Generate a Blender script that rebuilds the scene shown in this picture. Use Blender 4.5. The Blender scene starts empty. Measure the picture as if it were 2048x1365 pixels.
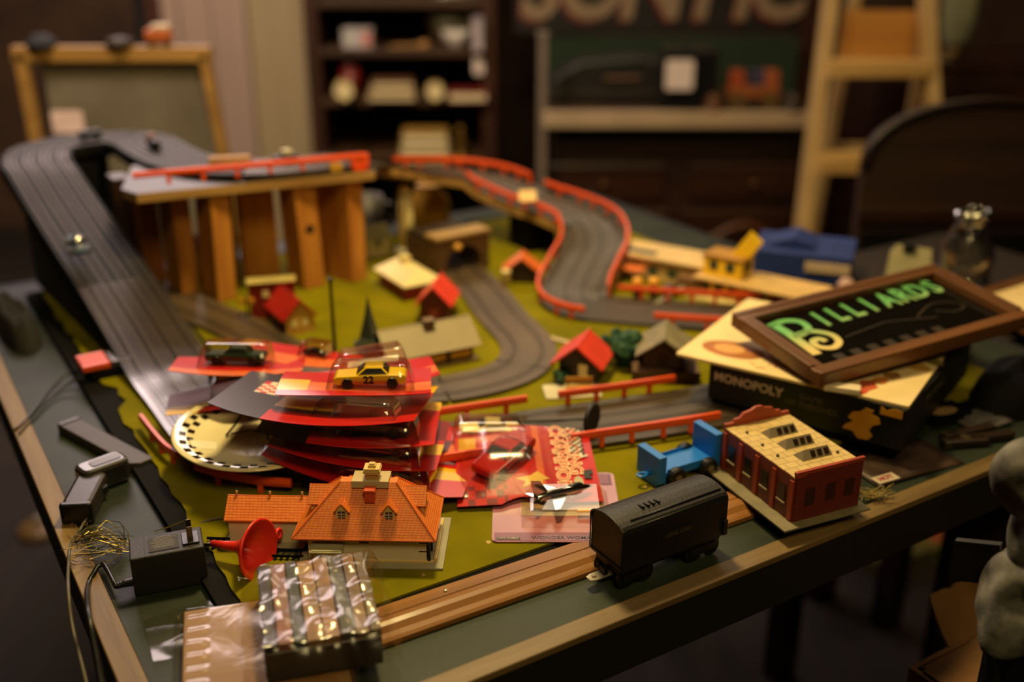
import bpy, bmesh, math, random
from mathutils import Vector, Matrix, Euler

# ------------------------------------------------------------------ camera, world, lights, exposure
SC = bpy.context.scene
COL = SC.collection
R = math.radians
FPX, PITCH, CAMH, TZ = 2133.0, R(22.0), 1.26, 0.76      # focal length in px of the 2048 frame, pitch, camera height, table height

cam = bpy.data.cameras.new('camera')
cam.sensor_width = 36.0
cam.lens = FPX * 36.0 / 2048.0
cam.clip_start = 0.02
cam.dof.use_dof = True
cam.dof.focus_distance = 0.87
cam.dof.aperture_fstop = 2.3
cam_o = bpy.data.objects.new('camera', cam)
COL.objects.link(cam_o)
cam_o.location = (0, 0, CAMH)
cam_o.rotation_euler = (R(90) - PITCH, 0, 0)
SC.camera = cam_o

world = bpy.data.worlds.new('world')
SC.world = world
world.use_nodes = True
world.node_tree.nodes['Background'].inputs[0].default_value = (1.0, 0.72, 0.45, 1)
world.node_tree.nodes['Background'].inputs[1].default_value = 0.012

def area_light(name, loc, target, sx, sy, power, color, spread=180):
    l = bpy.data.lights.new(name, 'AREA')
    l.shape = 'RECTANGLE'; l.size = sx; l.size_y = sy
    l.energy = power; l.color = color; l.spread = R(spread)
    o = bpy.data.objects.new(name, l); COL.objects.link(o)
    o.location = loc
    o.rotation_euler = (Vector(target) - Vector(loc)).to_track_quat('-Z', 'Y').to_euler()
    return o

WARM = (1.0, 0.75, 0.31)
# pendant lamp over the middle of the table, wall lamps on the far side and added fill lights at ceiling height
area_light('pendant_lamp_light', (-0.04, 1.19, 1.78), (-0.04, 1.16, 0.76), 0.15, 0.15, 12.0, WARM)
area_light('wall_lamp_light', (0.25, 3.25, 2.22), (0.1, 0.9, 0.76), 1.1, 0.40, 7.0, (1.0, 0.80, 0.56))
area_light('window_light', (-1.18, 3.45, 2.12), (-0.35, 1.0, 0.76), 0.9, 0.95, 22.0, (1.0, 0.78, 0.74))
area_light('ceiling_fill_light', (1.0, 1.7, 2.80), (1.0, 3.2, 0.7), 0.5, 0.5, 9.0, (1.0, 0.72, 0.42))  # unseen fill aimed at the right of the background
area_light('ceiling_fill_light.001', (-0.9, 1.2, 2.80), (-1.0, 3.4, 1.1), 0.5, 0.5, 22.0, (1.0, 0.78, 0.54), 100)  # unseen fill added to brighten the pale boarding and far wall
area_light('ceiling_fill_light.002', (0.3, -0.7, 2.70), (0.0, 0.9, 0.76), 0.6, 0.6, 3.2, WARM, 80)  # unseen fill added behind the camera for fronts facing it

vs = SC.view_settings
vs.view_transform = 'Standard'; vs.look = 'None'; vs.exposure = 0.12; vs.gamma = 1.0
vs.use_curve_mapping = False
try:
    SC.cycles.max_bounces = 8
    SC.cycles.transparent_max_bounces = 24
    SC.cycles.caustics_reflective = False
    SC.cycles.caustics_refractive = False
except Exception:
    pass

# ------------------------------------------------------------------ place helpers
OX, OY = -0.2005, 0.5161                                  # near corner of the table top
CA, SA = math.cos(R(31.84)), math.sin(R(31.84))
TR = R(31.84)                                             # heading of the table's long side
def TB(a, b, h=0.0):
    "table coordinates (along the front edge, along the left edge, height over the table top)"
    return Vector((OX + a * CA - b * SA, OY + a * SA + b * CA, TZ + h))
def _ray(px, py):
    u = (px - 1024) / FPX; v = (682.5 - py) / FPX
    return u, math.cos(PITCH) + v * math.sin(PITCH), -math.sin(PITCH) + v * math.cos(PITCH)
def W(px, py, h=0.0):
    "point of the plane at height h over the table top"
    r = _ray(px, py); t = (TZ + h - CAMH) / r[2]
    return Vector((r[0] * t, r[1] * t, TZ + h))
def Q(px, py, Y):
    "point at distance Y into the room"
    r = _ray(px, py); t = Y / r[1]
    return Vector((r[0] * t, Y, CAMH + r[2] * t))

# ------------------------------------------------------------------ materials
def lin(c):
    out = []
    for x in c[:3]:
        x = x / 255.0
        out.append(x / 12.92 if x <= 0.04045 else ((x + 0.055) / 1.055) ** 2.4)
    return (*out, 1.0)
MATS = {}
def mat(key, rgb=(200, 200, 200), rough=0.5, metal=0.0, var=0.12, scale=30.0, bump=0.0, bscale=None, stretch=None,
        spec=0.5, coat=0.0, rgb2=None):
    if key in MATS: return MATS[key]
    m = bpy.data.materials.new(key); m.use_nodes = True
    nt = m.node_tree; N = nt.nodes; L = nt.links
    bs = N['Principled BSDF']
    bs.inputs['Roughness'].default_value = rough
    bs.inputs['Metallic'].default_value = metal
    bs.inputs['Specular IOR Level'].default_value = spec
    bs.inputs['Coat Weight'].default_value = coat
    bs.inputs['Coat Roughness'].default_value = 0.15
    tc = N.new('ShaderNodeTexCoord'); mp = N.new('ShaderNodeMapping')
    L.new(tc.outputs['Object'], mp.inputs[0])
    if stretch: mp.inputs['Scale'].default_value = stretch
    nz = N.new('ShaderNodeTexNoise'); nz.inputs['Scale'].default_value = scale; nz.inputs['Detail'].default_value = 5
    L.new(mp.outputs[0], nz.inputs[0])
    c = lin(rgb)
    cr = N.new('ShaderNodeValToRGB')
    cr.color_ramp.elements[0].position = 0.3; cr.color_ramp.elements[1].position = 0.7
    if rgb2:
        cr.color_ramp.elements[0].color = lin(rgb2); cr.color_ramp.elements[1].color = c
    else:
        cr.color_ramp.elements[0].color = (*[x * (1 - var) for x in c[:3]], 1)
        cr.color_ramp.elements[1].color = (*[min(1, x * (1 + var)) for x in c[:3]], 1)
    L.new(nz.outputs['Fac'], cr.inputs[0]); L.new(cr.outputs[0], bs.inputs['Base Color'])
    if bump:
        n2 = N.new('ShaderNodeTexNoise'); n2.inputs['Scale'].default_value = bscale or scale * 4; n2.inputs['Detail'].default_value = 4
        L.new(mp.outputs[0], n2.inputs[0])
        bp = N.new('ShaderNodeBump'); bp.inputs['Strength'].default_value = bump; bp.inputs['Distance'].default_value = 0.002
        L.new(n2.outputs['Fac'], bp.inputs['Height']); L.new(bp.outputs[0], bs.inputs['Normal'])
    MATS[key] = m
    return m
def clear(key, tint=(255, 255, 255), gloss=0.12, rough=0.08, edge=0.5, bump=0.0, bscale=60, gain=0.55):
    "thin clear plastic or glass: light passes straight, the sheen stays"
    if key in MATS: return MATS[key]
    m = bpy.data.materials.new(key); m.use_nodes = True
    nt = m.node_tree; N = nt.nodes; L = nt.links
    N.remove(N['Principled BSDF'])
    tr = N.new('ShaderNodeBsdfTransparent'); tr.inputs[0].default_value = lin(tint)
    gl = N.new('ShaderNodeBsdfGlossy'); gl.inputs['Roughness'].default_value = rough
    lw = N.new('ShaderNodeLayerWeight'); lw.inputs[0].default_value = edge
    mr = N.new('ShaderNodeMapRange'); mr.inputs[3].default_value = gloss; mr.inputs[4].default_value = min(1, gloss + gain)
    L.new(lw.outputs['Facing'], mr.inputs[0])
    mx = N.new('ShaderNodeMixShader')
    L.new(mr.outputs[0], mx.inputs[0]); L.new(tr.outputs[0], mx.inputs[1]); L.new(gl.outputs[0], mx.inputs[2])
    L.new(mx.outputs[0], N['Material Output'].inputs[0])
    if bump:
        tc = N.new('ShaderNodeTexCoord'); n2 = N.new('ShaderNodeTexNoise'); n2.inputs['Scale'].default_value = bscale; n2.inputs['Detail'].default_value = 3
        n2.inputs['Distortion'].default_value = 0.6
        L.new(tc.outputs['Object'], n2.inputs[0])
        bp = N.new('ShaderNodeBump'); bp.inputs['Strength'].default_value = bump; bp.inputs['Distance'].default_value = 0.004
        L.new(n2.outputs['Fac'], bp.inputs['Height']); L.new(bp.outputs[0], gl.inputs['Normal']); L.new(bp.outputs[0], lw.inputs['Normal'])
    MATS[key] = m
    return m
def brickmat(key, rgb, rgb2, mortar, bw, bh, msize=0.02, rough=0.6, bump=0.6, plane='XZ', dist=0.0006, spec=0.5):
    "courses of small shingles / bricks / floor tiles too fine to build"
    if key in MATS: return MATS[key]
    m = bpy.data.materials.new(key); m.use_nodes = True
    nt = m.node_tree; N = nt.nodes; L = nt.links; bs = N['Principled BSDF']
    bs.inputs['Roughness'].default_value = rough
    bs.inputs['Specular IOR Level'].default_value = spec
    tc = N.new('ShaderNodeTexCoord'); sp = N.new('ShaderNodeSeparateXYZ'); cb = N.new('ShaderNodeCombineXYZ')
    L.new(tc.outputs['Object'], sp.inputs[0])
    if plane == 'SUM':       # any upright or sloping face: run of x+y, height z
        ad = N.new('ShaderNodeMath'); ad.operation = 'ADD'
        L.new(sp.outputs[0], ad.inputs[0]); L.new(sp.outputs[1], ad.inputs[1])
        L.new(ad.outputs[0], cb.inputs[0]); L.new(sp.outputs[2], cb.inputs[1])
    else:
        L.new(sp.outputs['XYZ'.index(plane[0])], cb.inputs[0]); L.new(sp.outputs['XYZ'.index(plane[1])], cb.inputs[1])
    bt = N.new('ShaderNodeTexBrick')
    bt.inputs['Color1'].default_value = lin(rgb); bt.inputs['Color2'].default_value = lin(rgb2); bt.inputs['Mortar'].default_value = lin(mortar)
    bt.inputs['Scale'].default_value = 1.0; bt.inputs['Brick Width'].default_value = bw; bt.inputs['Row Height'].default_value = bh
    bt.inputs['Mortar Size'].default_value = msize; bt.inputs['Mortar Smooth'].default_value = 0.2
    L.new(cb.outputs[0], bt.inputs[0]); L.new(bt.outputs['Color'], bs.inputs['Base Color'])
    inv = N.new('ShaderNodeMath'); inv.operation = 'SUBTRACT'; inv.inputs[0].default_value = 1.0
    L.new(bt.outputs['Fac'], inv.inputs[1])
    bp = N.new('ShaderNodeBump'); bp.inputs['Strength'].default_value = bump; bp.inputs['Distance'].default_value = dist
    L.new(inv.outputs[0], bp.inputs['Height']); L.new(bp.outputs[0], bs.inputs['Normal'])
    MATS[key] = m
    return m
def woodmat(key, rgb, rgb2, rough=0.5, scale=8.0, axis=0, coat=0.0, bump=0.15):
    st = [12.0, 12.0, 12.0]; st[axis] = 1.0
    return mat(key, rgb, rough, scale=scale, stretch=tuple(st), rgb2=rgb2, bump=bump, bscale=scale * 3, coat=coat)

# ------------------------------------------------------------------ mesh builder
class MB:
    def __init__(s): s.v = []; s.f = []; s.m = []
    def add(s, vs, fs, mi=0):
        n = len(s.v); s.v += [Vector(p) for p in vs]
        for f in fs: s.f.append([i + n for i in f]); s.m.append(mi)
        return s
    def xf(s, M, start=0):
        for i in range(start, len(s.v)): s.v[i] = M @ s.v[i]
        return s
    def merge(s, o, M=None, mi=None):
        n = len(s.v)
        s.v += [(M @ p if M else p.copy()) for p in o.v]
        for f, m in zip(o.f, o.m): s.f.append([i + n for i in f]); s.m.append(m if mi is None else mi)
        return s
    def box(s, c, d, rz=0.0, mi=0, top=1.0, M=None):
        cx, cy, cz = c; x, y, z = d[0] / 2, d[1] / 2, d[2] / 2
        vs = [(-x, -y, -z), (x, -y, -z), (x, y, -z), (-x, y, -z), (-x * top, -y * top, z), (x * top, -y * top, z), (x * top, y * top, z), (-x * top, y * top, z)]
        A = Matrix.Translation(c) @ (M if M else Matrix.Rotation(rz, 4, 'Z'))
        return s.add([A @ Vector(p) for p in vs], [(3, 2, 1, 0), (4, 5, 6, 7), (0, 1, 5, 4), (1, 2, 6, 5), (2, 3, 7, 6), (3, 0, 4, 7)], mi)
    def prism(s, pts, z0, z1, mi=0):
        "outline in x,y lifted from z0 to z1"
        n = len(pts)
        vs = [(p[0], p[1], z0) for p in pts] + [(p[0], p[1], z1) for p in pts]
        fs = [list(range(n))[::-1], list(range(n, 2 * n))] + [(i, (i + 1) % n, n + (i + 1) % n, n + i) for i in range(n)]
        return s.add(vs, fs, mi)
    def ext(s, pts, y0, y1, mi=0):
        "outline in x,z run from y0 to y1"
        n = len(pts)
        vs = [(p[0], y0, p[1]) for p in pts] + [(p[0], y1, p[1]) for p in pts]
        fs = [list(range(n)), list(range(n, 2 * n))[::-1]] + [(i, n + i, n + (i + 1) % n, (i + 1) % n) for i in range(n)]
        return s.add(vs, fs, mi)
    def tube(s, path, r, n=8, mi=0, closed=False):
        path = [Vector(p) for p in path]; k = len(path); rings = []
        up = Vector((0, 0, 1))
        for i, p in enumerate(path):
            t = (path[(i + 1) % k] - path[i - 1]) if closed else (path[min(i + 1, k - 1)] - path[max(i - 1, 0)])
            if t.length < 1e-9: t = Vector((1, 0, 0))
            t.normalize()
            a = t.cross(up)
            if a.length < 0.05: a = t.cross(Vector((1, 0, 0)))
            a.normalize(); b = a.cross(t)
            rr = r[i] if isinstance(r, (list, tuple)) else r
            rings.append([p + (a * math.cos(2 * math.pi * j / n) + b * math.sin(2 * math.pi * j / n)) * rr for j in range(n)])
        vs = [p for g in rings for p in g]; fs = []
        for i in range(k if closed else k - 1):
            i2 = (i + 1) % k
            for j in range(n): fs.append((i * n + j, i * n + (j + 1) % n, i2 * n + (j + 1) % n, i2 * n + j))
        if not closed: fs += [list(range(n))[::-1], [(k - 1) * n + j for j in range(n)]]
        return s.add(vs, fs, mi)
    def lathe(s, prof, n=24, mi=0, M=None, mis=None):
        "profile of (radius, z)"
        vs = []; fs = []; k = len(prof)
        for r, z in prof:
            for j in range(n):
                a = 2 * math.pi * j / n
                p = Vector((r * math.cos(a), r * math.sin(a), z)); vs.append(M @ p if M else p)
        base = len(s.v); s.v += vs
        for i in range(k - 1):
            for j in range(n):
                s.f.append([base + i * n + j, base + i * n + (j + 1) % n, base + (i + 1) * n + (j + 1) % n, base + (i + 1) * n + j])
                s.m.append(mis[i] if mis else mi)
        if prof[0][0] > 1e-5: s.f.append([base + j for j in range(n)][::-1]); s.m.append(mis[0] if mis else mi)
        if prof[-1][0] > 1e-5: s.f.append([base + (k - 1) * n + j for j in range(n)]); s.m.append(mis[-1] if mis else mi)
        return s
    def sweep(s, path, prof, mis=None, mi=0):
        "closed cross-section (side, up) carried along a path; side stays level, right of travel is +"
        path = [Vector(p) for p in path]; k = len(path); n = len(prof); vs = []
        for i, p in enumerate(path):
            t = path[min(i + 1, k - 1)] - path[max(i - 1, 0)]
            sd = Vector((t.y, -t.x, 0)).normalized()
            for (a, b) in prof: vs.append(p + sd * a + Vector((0, 0, b)))
        base = len(s.v); s.v += vs
        for i in range(k - 1):
            for j in range(n):
                s.f.append([base + i * n + j, base + (i + 1) * n + j, base + (i + 1) * n + (j + 1) % n, base + i * n + (j + 1) % n])
                s.m.append(mis[j] if mis else mi)
        s.f.append([base + j for j in range(n)]); s.m.append(mi)
        s.f.append([base + (k - 1) * n + j for j in range(n)][::-1]); s.m.append(mi)
        return s
    def grid(s, nx, ny, fn, mi=0, mfn=None):
        base = len(s.v)
        for j in range(ny + 1):
            for i in range(nx + 1): s.v.append(Vector(fn(i / nx, j / ny)))
        for j in range(ny):
            for i in range(nx):
                q = base + j * (nx + 1) + i
                s.f.append([q, q + 1, q + nx + 2, q + nx + 1]); s.m.append(mfn((i + .5) / nx, (j + .5) / ny) if mfn else mi)
        return s

class Thing:
    "an Empty at the thing's base that parents its parts"
    def __init__(s, name, label, cat, loc, rz=0.0, group=None, eul=None, kind=None):
        o = bpy.data.objects.new(name, None); COL.objects.link(o)
        o.empty_display_size = 0.02
        o.location = loc; o.rotation_euler = eul if eul else (0, 0, rz)
        if label: o['label'] = label
        if cat: o['category'] = cat
        if group: o['group'] = group
        if kind: o['kind'] = kind
        s.o = o
        s.M = Matrix.Translation(Vector(loc)) @ Euler(o.rotation_euler).to_matrix().to_4x4()
        s.I = s.M.inverted()
    def add(s, name, mb, mats, parent=None, world=False, smooth=False, bevel=0.0, solid=0.0, label=None, loc=None, sub=0):
        if world: mb.xf(s.I)
        o = make(name, mb, mats, smooth, bevel, solid, sub)
        o.parent = parent or s.o
        if loc is not None: o.location = loc
        if label: o['label'] = label
        return o
    def copy(s, o, loc, parent=None, rz=None):
        c = o.copy(); COL.objects.link(c); c.parent = parent or s.o; c.location = loc
        if rz is not None: c.rotation_euler = (0, 0, rz)
        return c

def make(name, mb, mats, smooth=False, bevel=0.0, solid=0.0, sub=0):
    me = bpy.data.meshes.new(name)
    me.from_pydata([tuple(p) for p in mb.v], [], mb.f)
    if not isinstance(mats, (list, tuple)): mats = [mats]
    for m in mats: me.materials.append(m)
    for p, i in zip(me.polygons, mb.m): p.material_index = i; p.use_smooth = smooth
    bm = bmesh.new(); bm.from_mesh(me); bmesh.ops.recalc_face_normals(bm, faces=bm.faces); bm.to_mesh(me); bm.free()
    me.update()
    o = bpy.data.objects.new(name, me); COL.objects.link(o)
    if solid:
        md = o.modifiers.new('solid', 'SOLIDIFY'); md.thickness = solid
    if bevel:
        md = o.modifiers.new('bevel', 'BEVEL'); md.width = bevel; md.segments = 2; md.limit_method = 'ANGLE'; md.angle_limit = R(40)
    if sub:
        md = o.modifiers.new('sub', 'SUBSURF'); md.levels = sub; md.render_levels = sub
    return o
def single(name, label, cat, mb, mats, loc=(0, 0, 0), rz=0.0, eul=None, group=None, kind=None, **kw):
    "a thing that is one mesh"
    o = make(name, mb, mats, **kw)
    o.location = loc; o.rotation_euler = eul if eul else (0, 0, rz)
    if label: o['label'] = label
    if cat: o['category'] = cat
    if group: o['group'] = group
    if kind: o['kind'] = kind
    return o
def structure(name, mb, mats, loc=(0, 0, 0), rz=0.0, **kw):
    o = make(name, mb, mats, **kw); o.location = loc; o.rotation_euler = (0, 0, rz); o['kind'] = 'structure'
    return o

_txt = {}
def txt(string, size, depth=0.0, M=None, mi=0, shear=0.0, xs=1.0, bold=0.0):
    "lettering as a flat mesh centred on the origin in x,y"
    cu = bpy.data.curves.new('lettering', 'FONT'); cu.body = string; cu.size = size; cu.extrude = depth; cu.shear = shear
    cu.align_x = 'CENTER'; cu.align_y = 'CENTER'; cu.offset = bold; cu.resolution_u = 3
    o = bpy.data.objects.new('lettering', cu); COL.objects.link(o)
    bpy.context.view_layer.update()
    me = bpy.data.meshes.new_from_object(o.evaluated_get(bpy.context.evaluated_depsgraph_get()))
    mb = MB()
    mb.add([(v.co.x * xs, v.co.y, v.co.z) for v in me.vertices], [list(p.vertices) for p in me.polygons], mi)
    bpy.data.objects.remove(o); bpy.data.curves.remove(cu); bpy.data.meshes.remove(me)
    if M: mb.xf(M)
    return mb
def catmull(pts, step=0.012):
    pts = [Vector(p) for p in pts]
    ext = [pts[0] * 2 - pts[1]] + pts + [pts[-1] * 2 - pts[-2]]
    out = []
    for i in range(1, len(ext) - 2):
        p0, p1, p2, p3 = ext[i - 1:i + 3]
        k = max(2, int((p2 - p1).length / step))
        for j in range(k):
            t = j / k
            out.append(0.5 * ((2 * p1) + (p2 - p0) * t + (2 * p0 - 5 * p1 + 4 * p2 - p3) * t * t + (3 * p1 - p0 - 3 * p2 + p3) * t ** 3))
    out.append(pts[-1])
    return out
def rounded(w, d, r, n=5, cx=0.0, cy=0.0):
    out = []
    for (sx, sy, a0) in ((1, 1, 0), (-1, 1, 90), (-1, -1, 180), (1, -1, 270)):
        for k in range(n + 1):
            a = R(a0 + 90 * k / n)
            out.append((cx + sx * (w / 2 - r) + r * math.cos(a), cy + sy * (d / 2 - r) + r * math.sin(a)))
    return out
def RX(a): return Matrix.Rotation(R(a), 4, 'X')
def RY(a): return Matrix.Rotation(R(a), 4, 'Y')
def RZ(a): return Matrix.Rotation(R(a), 4, 'Z')
def TT(x, y=0, z=0): return Matrix.Translation((x, y, z) if not isinstance(x, Vector) else x)

# shared colours
ORANGE = mat('orange_plastic', (232, 84, 34), 0.38, var=0.06)
BLACK = mat('black_plastic', (18, 17, 16), 0.35, var=0.2)
DBLACK = mat('flat_black', (13, 12, 12), 0.8, var=0.2, spec=.12)
CREAM = mat('cream_card', (232, 205, 150), 0.55, var=0.06)
WHITE = mat('white_paint', (222, 212, 196), 0.5, var=0.06)
PINE = woodmat('pine_wood', (204, 138, 58), (168, 104, 36), 0.55, 5.0, axis=2)
PINE_A = woodmat('pine_edge_wood', (196, 150, 84), (150, 104, 50), 0.6, 5.0, axis=0)
DWOOD = woodmat('dark_stained_wood', (52, 28, 16), (30, 15, 9), 0.45, 4.0, axis=0)
DWOODZ = woodmat('dark_stained_upright_wood', (58, 30, 16), (32, 15, 9), 0.45, 4.0, axis=2)
STEEL = mat('bare_steel', (180, 176, 168), 0.28, metal=1.0, var=0.1)
CHROME = mat('chrome', (225, 222, 215), 0.12, metal=1.0, var=0.03)
REDP = mat('red_toy_plastic', (196, 44, 34), 0.4, var=0.08)
TAG = mat('price_tag_paper', (226, 208, 204), 0.7, var=0.04)
PLASTIC = clear('clear_blister_plastic', (250, 246, 240), 0.07, 0.08, gain=.6)
# ------------------------------------------------------------------ the room
def bar(mb, p, q, w, d, mi=0, side=None):
    "straight rectangular bar from p to q; w across, d deep"
    p, q = Vector(p), Vector(q); t = (q - p).normalized()
    s = side.normalized() if side else (t.cross(Vector((0, 1, 0))) if abs(t.y) < 0.9 else t.cross(Vector((0, 0, 1)))).normalized()
    u = t.cross(s).normalized()
    vs = []
    for e in (p, q):
        for (i, j) in ((-1, -1), (1, -1), (1, 1), (-1, 1)): vs.append(e + s * (i * w / 2) + u * (j * d / 2))
    return mb.add(vs, [(3, 2, 1, 0), (4, 5, 6, 7), (0, 1, 5, 4), (1, 2, 6, 5), (2, 3, 7, 6), (3, 0, 4, 7)], mi)

FLOORM = woodmat('floor_boards_wood', (40, 27, 18), (20, 13, 9), 0.8, 2.0, axis=1)
structure('floor', MB().box((0, 2.0, -0.05), (9, 8, 0.1)), FLOORM)
structure('ceiling', MB().box((0, 2.0, 3.05), (9, 8, 0.1)), mat('ceiling_plaster', (120, 100, 78), 0.9))
WALLP = mat('brown_wallpaper', (82, 56, 40), 0.85, rgb2=(56, 37, 27), scale=6.0)
structure('wall_back', MB().box((0, 4.45, 1.5), (9, 0.1, 3.0)), WALLP)
structure('wall_left', MB().box((-2.9, 2.0, 1.5), (0.1, 8, 3.0)), WALLP)
structure('wall_right', MB().box((3.4, 2.0, 1.5), (0.1, 8, 3.0)), mat('dark_wallpaper', (50, 34, 26), 0.85))

# pale upright boarding between the left wall and the bookcase
part = Thing('wall_partition', None, None, (-1.1, 3.75, 0), kind='structure')
PALE = mat('pale_boarding_paint', (158, 134, 122), 0.7, rgb2=(150, 126, 114), scale=3.0, stretch=(6, 6, 0.6))
PALE2 = mat('cream_boarding_paint', (154, 136, 104), 0.7, rgb2=(148, 130, 98), scale=3.0, stretch=(6, 6, 0.6))
xs = [Q(p, 150, 3.75).x for p in (338, 372, 436, 505, 640)]
for i in range(4):
    w = xs[i + 1] - xs[i]
    part.add('plank', MB().box(((xs[i] + xs[i + 1]) / 2, 3.75 + (0.006 if i % 2 else 0), 1.4), (w - 0.003, 0.03, 2.8)), PALE if i < 3 else PALE2, world=True, bevel=0.004)
part.add('backing_board', MB().box(((xs[0] + xs[-1]) / 2, 3.79, 1.4), (xs[-1] - xs[0], 0.02, 2.8)), mat('backing_brown', (60, 45, 34), 0.8), world=True)
# black strip painted in for the dark gap to its left
dx0, dx1 = Q(262, 60, 3.8).x, Q(292, 60, 3.8).x
o = structure('gap_strip', MB().box(((dx0 + dx1) / 2, 3.9, 1.4), (dx1 - dx0, 0.1, 2.8)), mat('gap_black', (8, 6, 5), 0.9))
dx2 = Q(332, 60, 3.8).x
structure('trim_2', MB().box(((dx1 + dx2) / 2, 3.84, 1.4), (dx2 - dx1 - 0.01, 0.08, 2.8)), mat('mahogany_trim', (64, 28, 16), 0.5))

# ------------------------------------------------------------------ bookcase with its contents
BY = 3.35
bx0, bx1 = Q(612, 30, BY).x, Q(985, 200, BY).x
bc = Thing('bookcase', 'tall dark mahogany bookcase with shelves of crockery behind the table', 'bookcase', ((bx0 + bx1) / 2, BY + 0.16, 0))
MAHO = woodmat('mahogany_wood', (66, 30, 15), (40, 17, 9), 0.45, 3.0, axis=2)
bw = bx1 - bx0
for s, nm in ((-1, 'side_panel'), (1, 'side_panel')):
    bc.add(nm, MB().box((s * (bw / 2 - 0.012), 0, 1.1), (0.045, 0.32, 2.2)), MAHO, bevel=0.003)
bc.add('back_panel', MB().box((0, 0.15, 1.1), (bw, 0.012, 2.2)), DBLACK)
SH = [Q(800, y, BY).z for y in (8, 106, 206, 318)] + [0.1]
for z in SH:
    bc.add('shelf', MB().box((0, 0, z), (bw - 0.05, 0.30, 0.022)), woodmat('shelf_board_wood', (78, 50, 26), (50, 29, 14), 0.5, 3.0, axis=0), bevel=0.002)
def onshelf(px, i, dy=0.06): return Vector((Q(px, 150, BY).x, BY + dy, SH[i] + 0.011))
PORC = mat('white_porcelain', (205, 196, 190), 0.25, var=0.03)
def bowl(px, i, r, h, label, m=PORC, name='bowl', dy=0.06):
    return single(name, label, 'bowl', MB().lathe([(r * .45, 0), (r * .5, h * .06), (r * .85, h * .5), (r, h), (r * .96, h), (r * .8, h * .52), (r * .4, h * .12), (0, h * .1)], 20), m, onshelf(px, i, dy), smooth=True)
t = Thing('tea_box', 'pale grey box with a pink patch on the upper bookcase shelf', 'box', onshelf(715, 1))
t.add('carton', MB().box((0, 0, .028), (.09, .06, .056)), mat('grey_carton', (176, 170, 172), 0.6), bevel=.002)
t.add('patch', MB().box((.028, -.031, .028), (.03, .002, .04)), mat('pink_print', (190, 120, 118), 0.6))
bowl(912, 1, .045, .05, 'white porcelain bowl near the right end of the upper bookcase shelf')
pl = MB().lathe([(0, 0), (.05, .002), (.085, .012), (.084, .015), (.05, .006), (0, .005)], 28)
single('dinner_plate', 'dim brown plate standing upright behind the bowl in the bookcase', 'plate', pl, mat('dim_brown_glaze', (92, 74, 54), 0.35), onshelf(905, 1, .13) + Vector((0, 0, .085)), eul=(R(80), 0, 0), smooth=True)
single('wooden_spoon', 'pale wooden spoon lying on the upper bookcase shelf', 'spoon', MB().tube([(-.05, 0, .006), (0, 0, .007), (.035, 0, .008), (.045, 0, .01), (.062, 0, .011), (.07, 0, .011)], [.004, .004, .005, .012, .012, .003], 8), PINE_A, onshelf(815, 1, .02), rz=.2, smooth=True)
t = Thing('card_box', 'small lilac box at the right end of the upper bookcase shelf', 'box', onshelf(957, 1, -.03))
t.add('carton', MB().box((0, 0, .045), (.03, .05, .09)), mat('lilac_carton', (178, 164, 172), 0.6), bevel=.002)
t.add('lid', MB().box((0, 0, .092), (.032, .052, .008)), mat('lilac_lid', (150, 138, 148), 0.6))
single('paper_tag', 'white paper tag hanging on the right side of the bookcase', 'tag', MB().prism(rounded(.03, .05, .006), 0, .002), TAG, Q(957, 132, BY - .01), eul=(R(90), 0, R(5)))
def ball_clock(px, i, r, label):
    t = Thing('desk_clock', label, 'clock', onshelf(px, i, -.05))
    t.add('case', MB().lathe([(0, -.012), (r, -.012), (r * 1.05, 0), (r, .012), (r * .88, .013), (r * .88, .009), (0, .009)], 24, M=TT(0, 0, r + .004) @ RX(90)), mat('aged_brass', (150, 118, 56), 0.35, metal=.8), smooth=True)
    t.add('dial', MB().lathe([(0, .0), (r * .86, 0), (r * .86, .0115), (0, .0115)], 24, M=TT(0, 0, r + .004) @ RX(90)), mat('ivory_dial', (226, 208, 160), 0.4))
    t.add('foot', MB().box((0, 0, .002), (r * 1.2, .02, .006)), BLACK)
ball_clock(692, 2, .032, 'round ivory-faced clock at the left of the middle bookcase shelf')
ball_clock(872, 2, .03, 'round ivory-faced clock right of the flat books in the bookcase')
t = Thing('red_tin', 'small dark red tin behind the left clock in the bookcase', 'tin', onshelf(694, 2, .07))
t.add('can', MB().lathe([(.03, 0), (.03, .085)], 20), mat('dark_red_tin', (112, 24, 20), 0.35), smooth=True)
t.add('lid', MB().lathe([(.031, .085), (.031, .095), (.02, .097)], 20), mat('tin_lid', (90, 22, 20), 0.3), smooth=True)
def book(name, label, loc, w, d, h, m, rz=0.0, page=None, eul=None, group=None):
    t = Thing(name, label, 'book', loc, rz, eul=eul, group=group)
    t.add('cover', MB().box((0, 0, .0015), (w, d, .003)).box((0, 0, h - .0015), (w, d, .003)).box((-w / 2 + .0015, 0, h / 2), (.003, d, h)), m, bevel=.0008)
    t.add('pages', MB().box((.001, 0, h / 2), (w - .008, d - .008, h - .006)), page or mat('book_pages', (214, 198, 160), 0.8, stretch=(1, 1, 60)))
    return t
zz = 0
for k, (c, w, h) in enumerate((((120, 84, 42), .15, .02), ((150, 112, 62), .14, .018), ((98, 60, 36), .13, .02))):
    book('flat_book', ['brown flat book at the bottom of the pile between the two clocks', 'tan flat book in the middle of the pile between the two clocks', 'dark brown flat book on top of the pile between the two clocks'][k],
         onshelf(782, 2, .02) + Vector((0, 0, zz)), w, .1, h, mat('bookcloth_%d' % k, c, 0.7), rz=.05 * k); zz += h
book('red_book', 'dark red book lying right of the clocks on the middle bookcase shelf', onshelf(935, 2, .0), .12, .1, .03, mat('dark_red_cloth', (116, 20, 22), 0.6))
OLDGOLD = mat('mustard_cloth', (142, 108, 34), 0.7)
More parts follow.
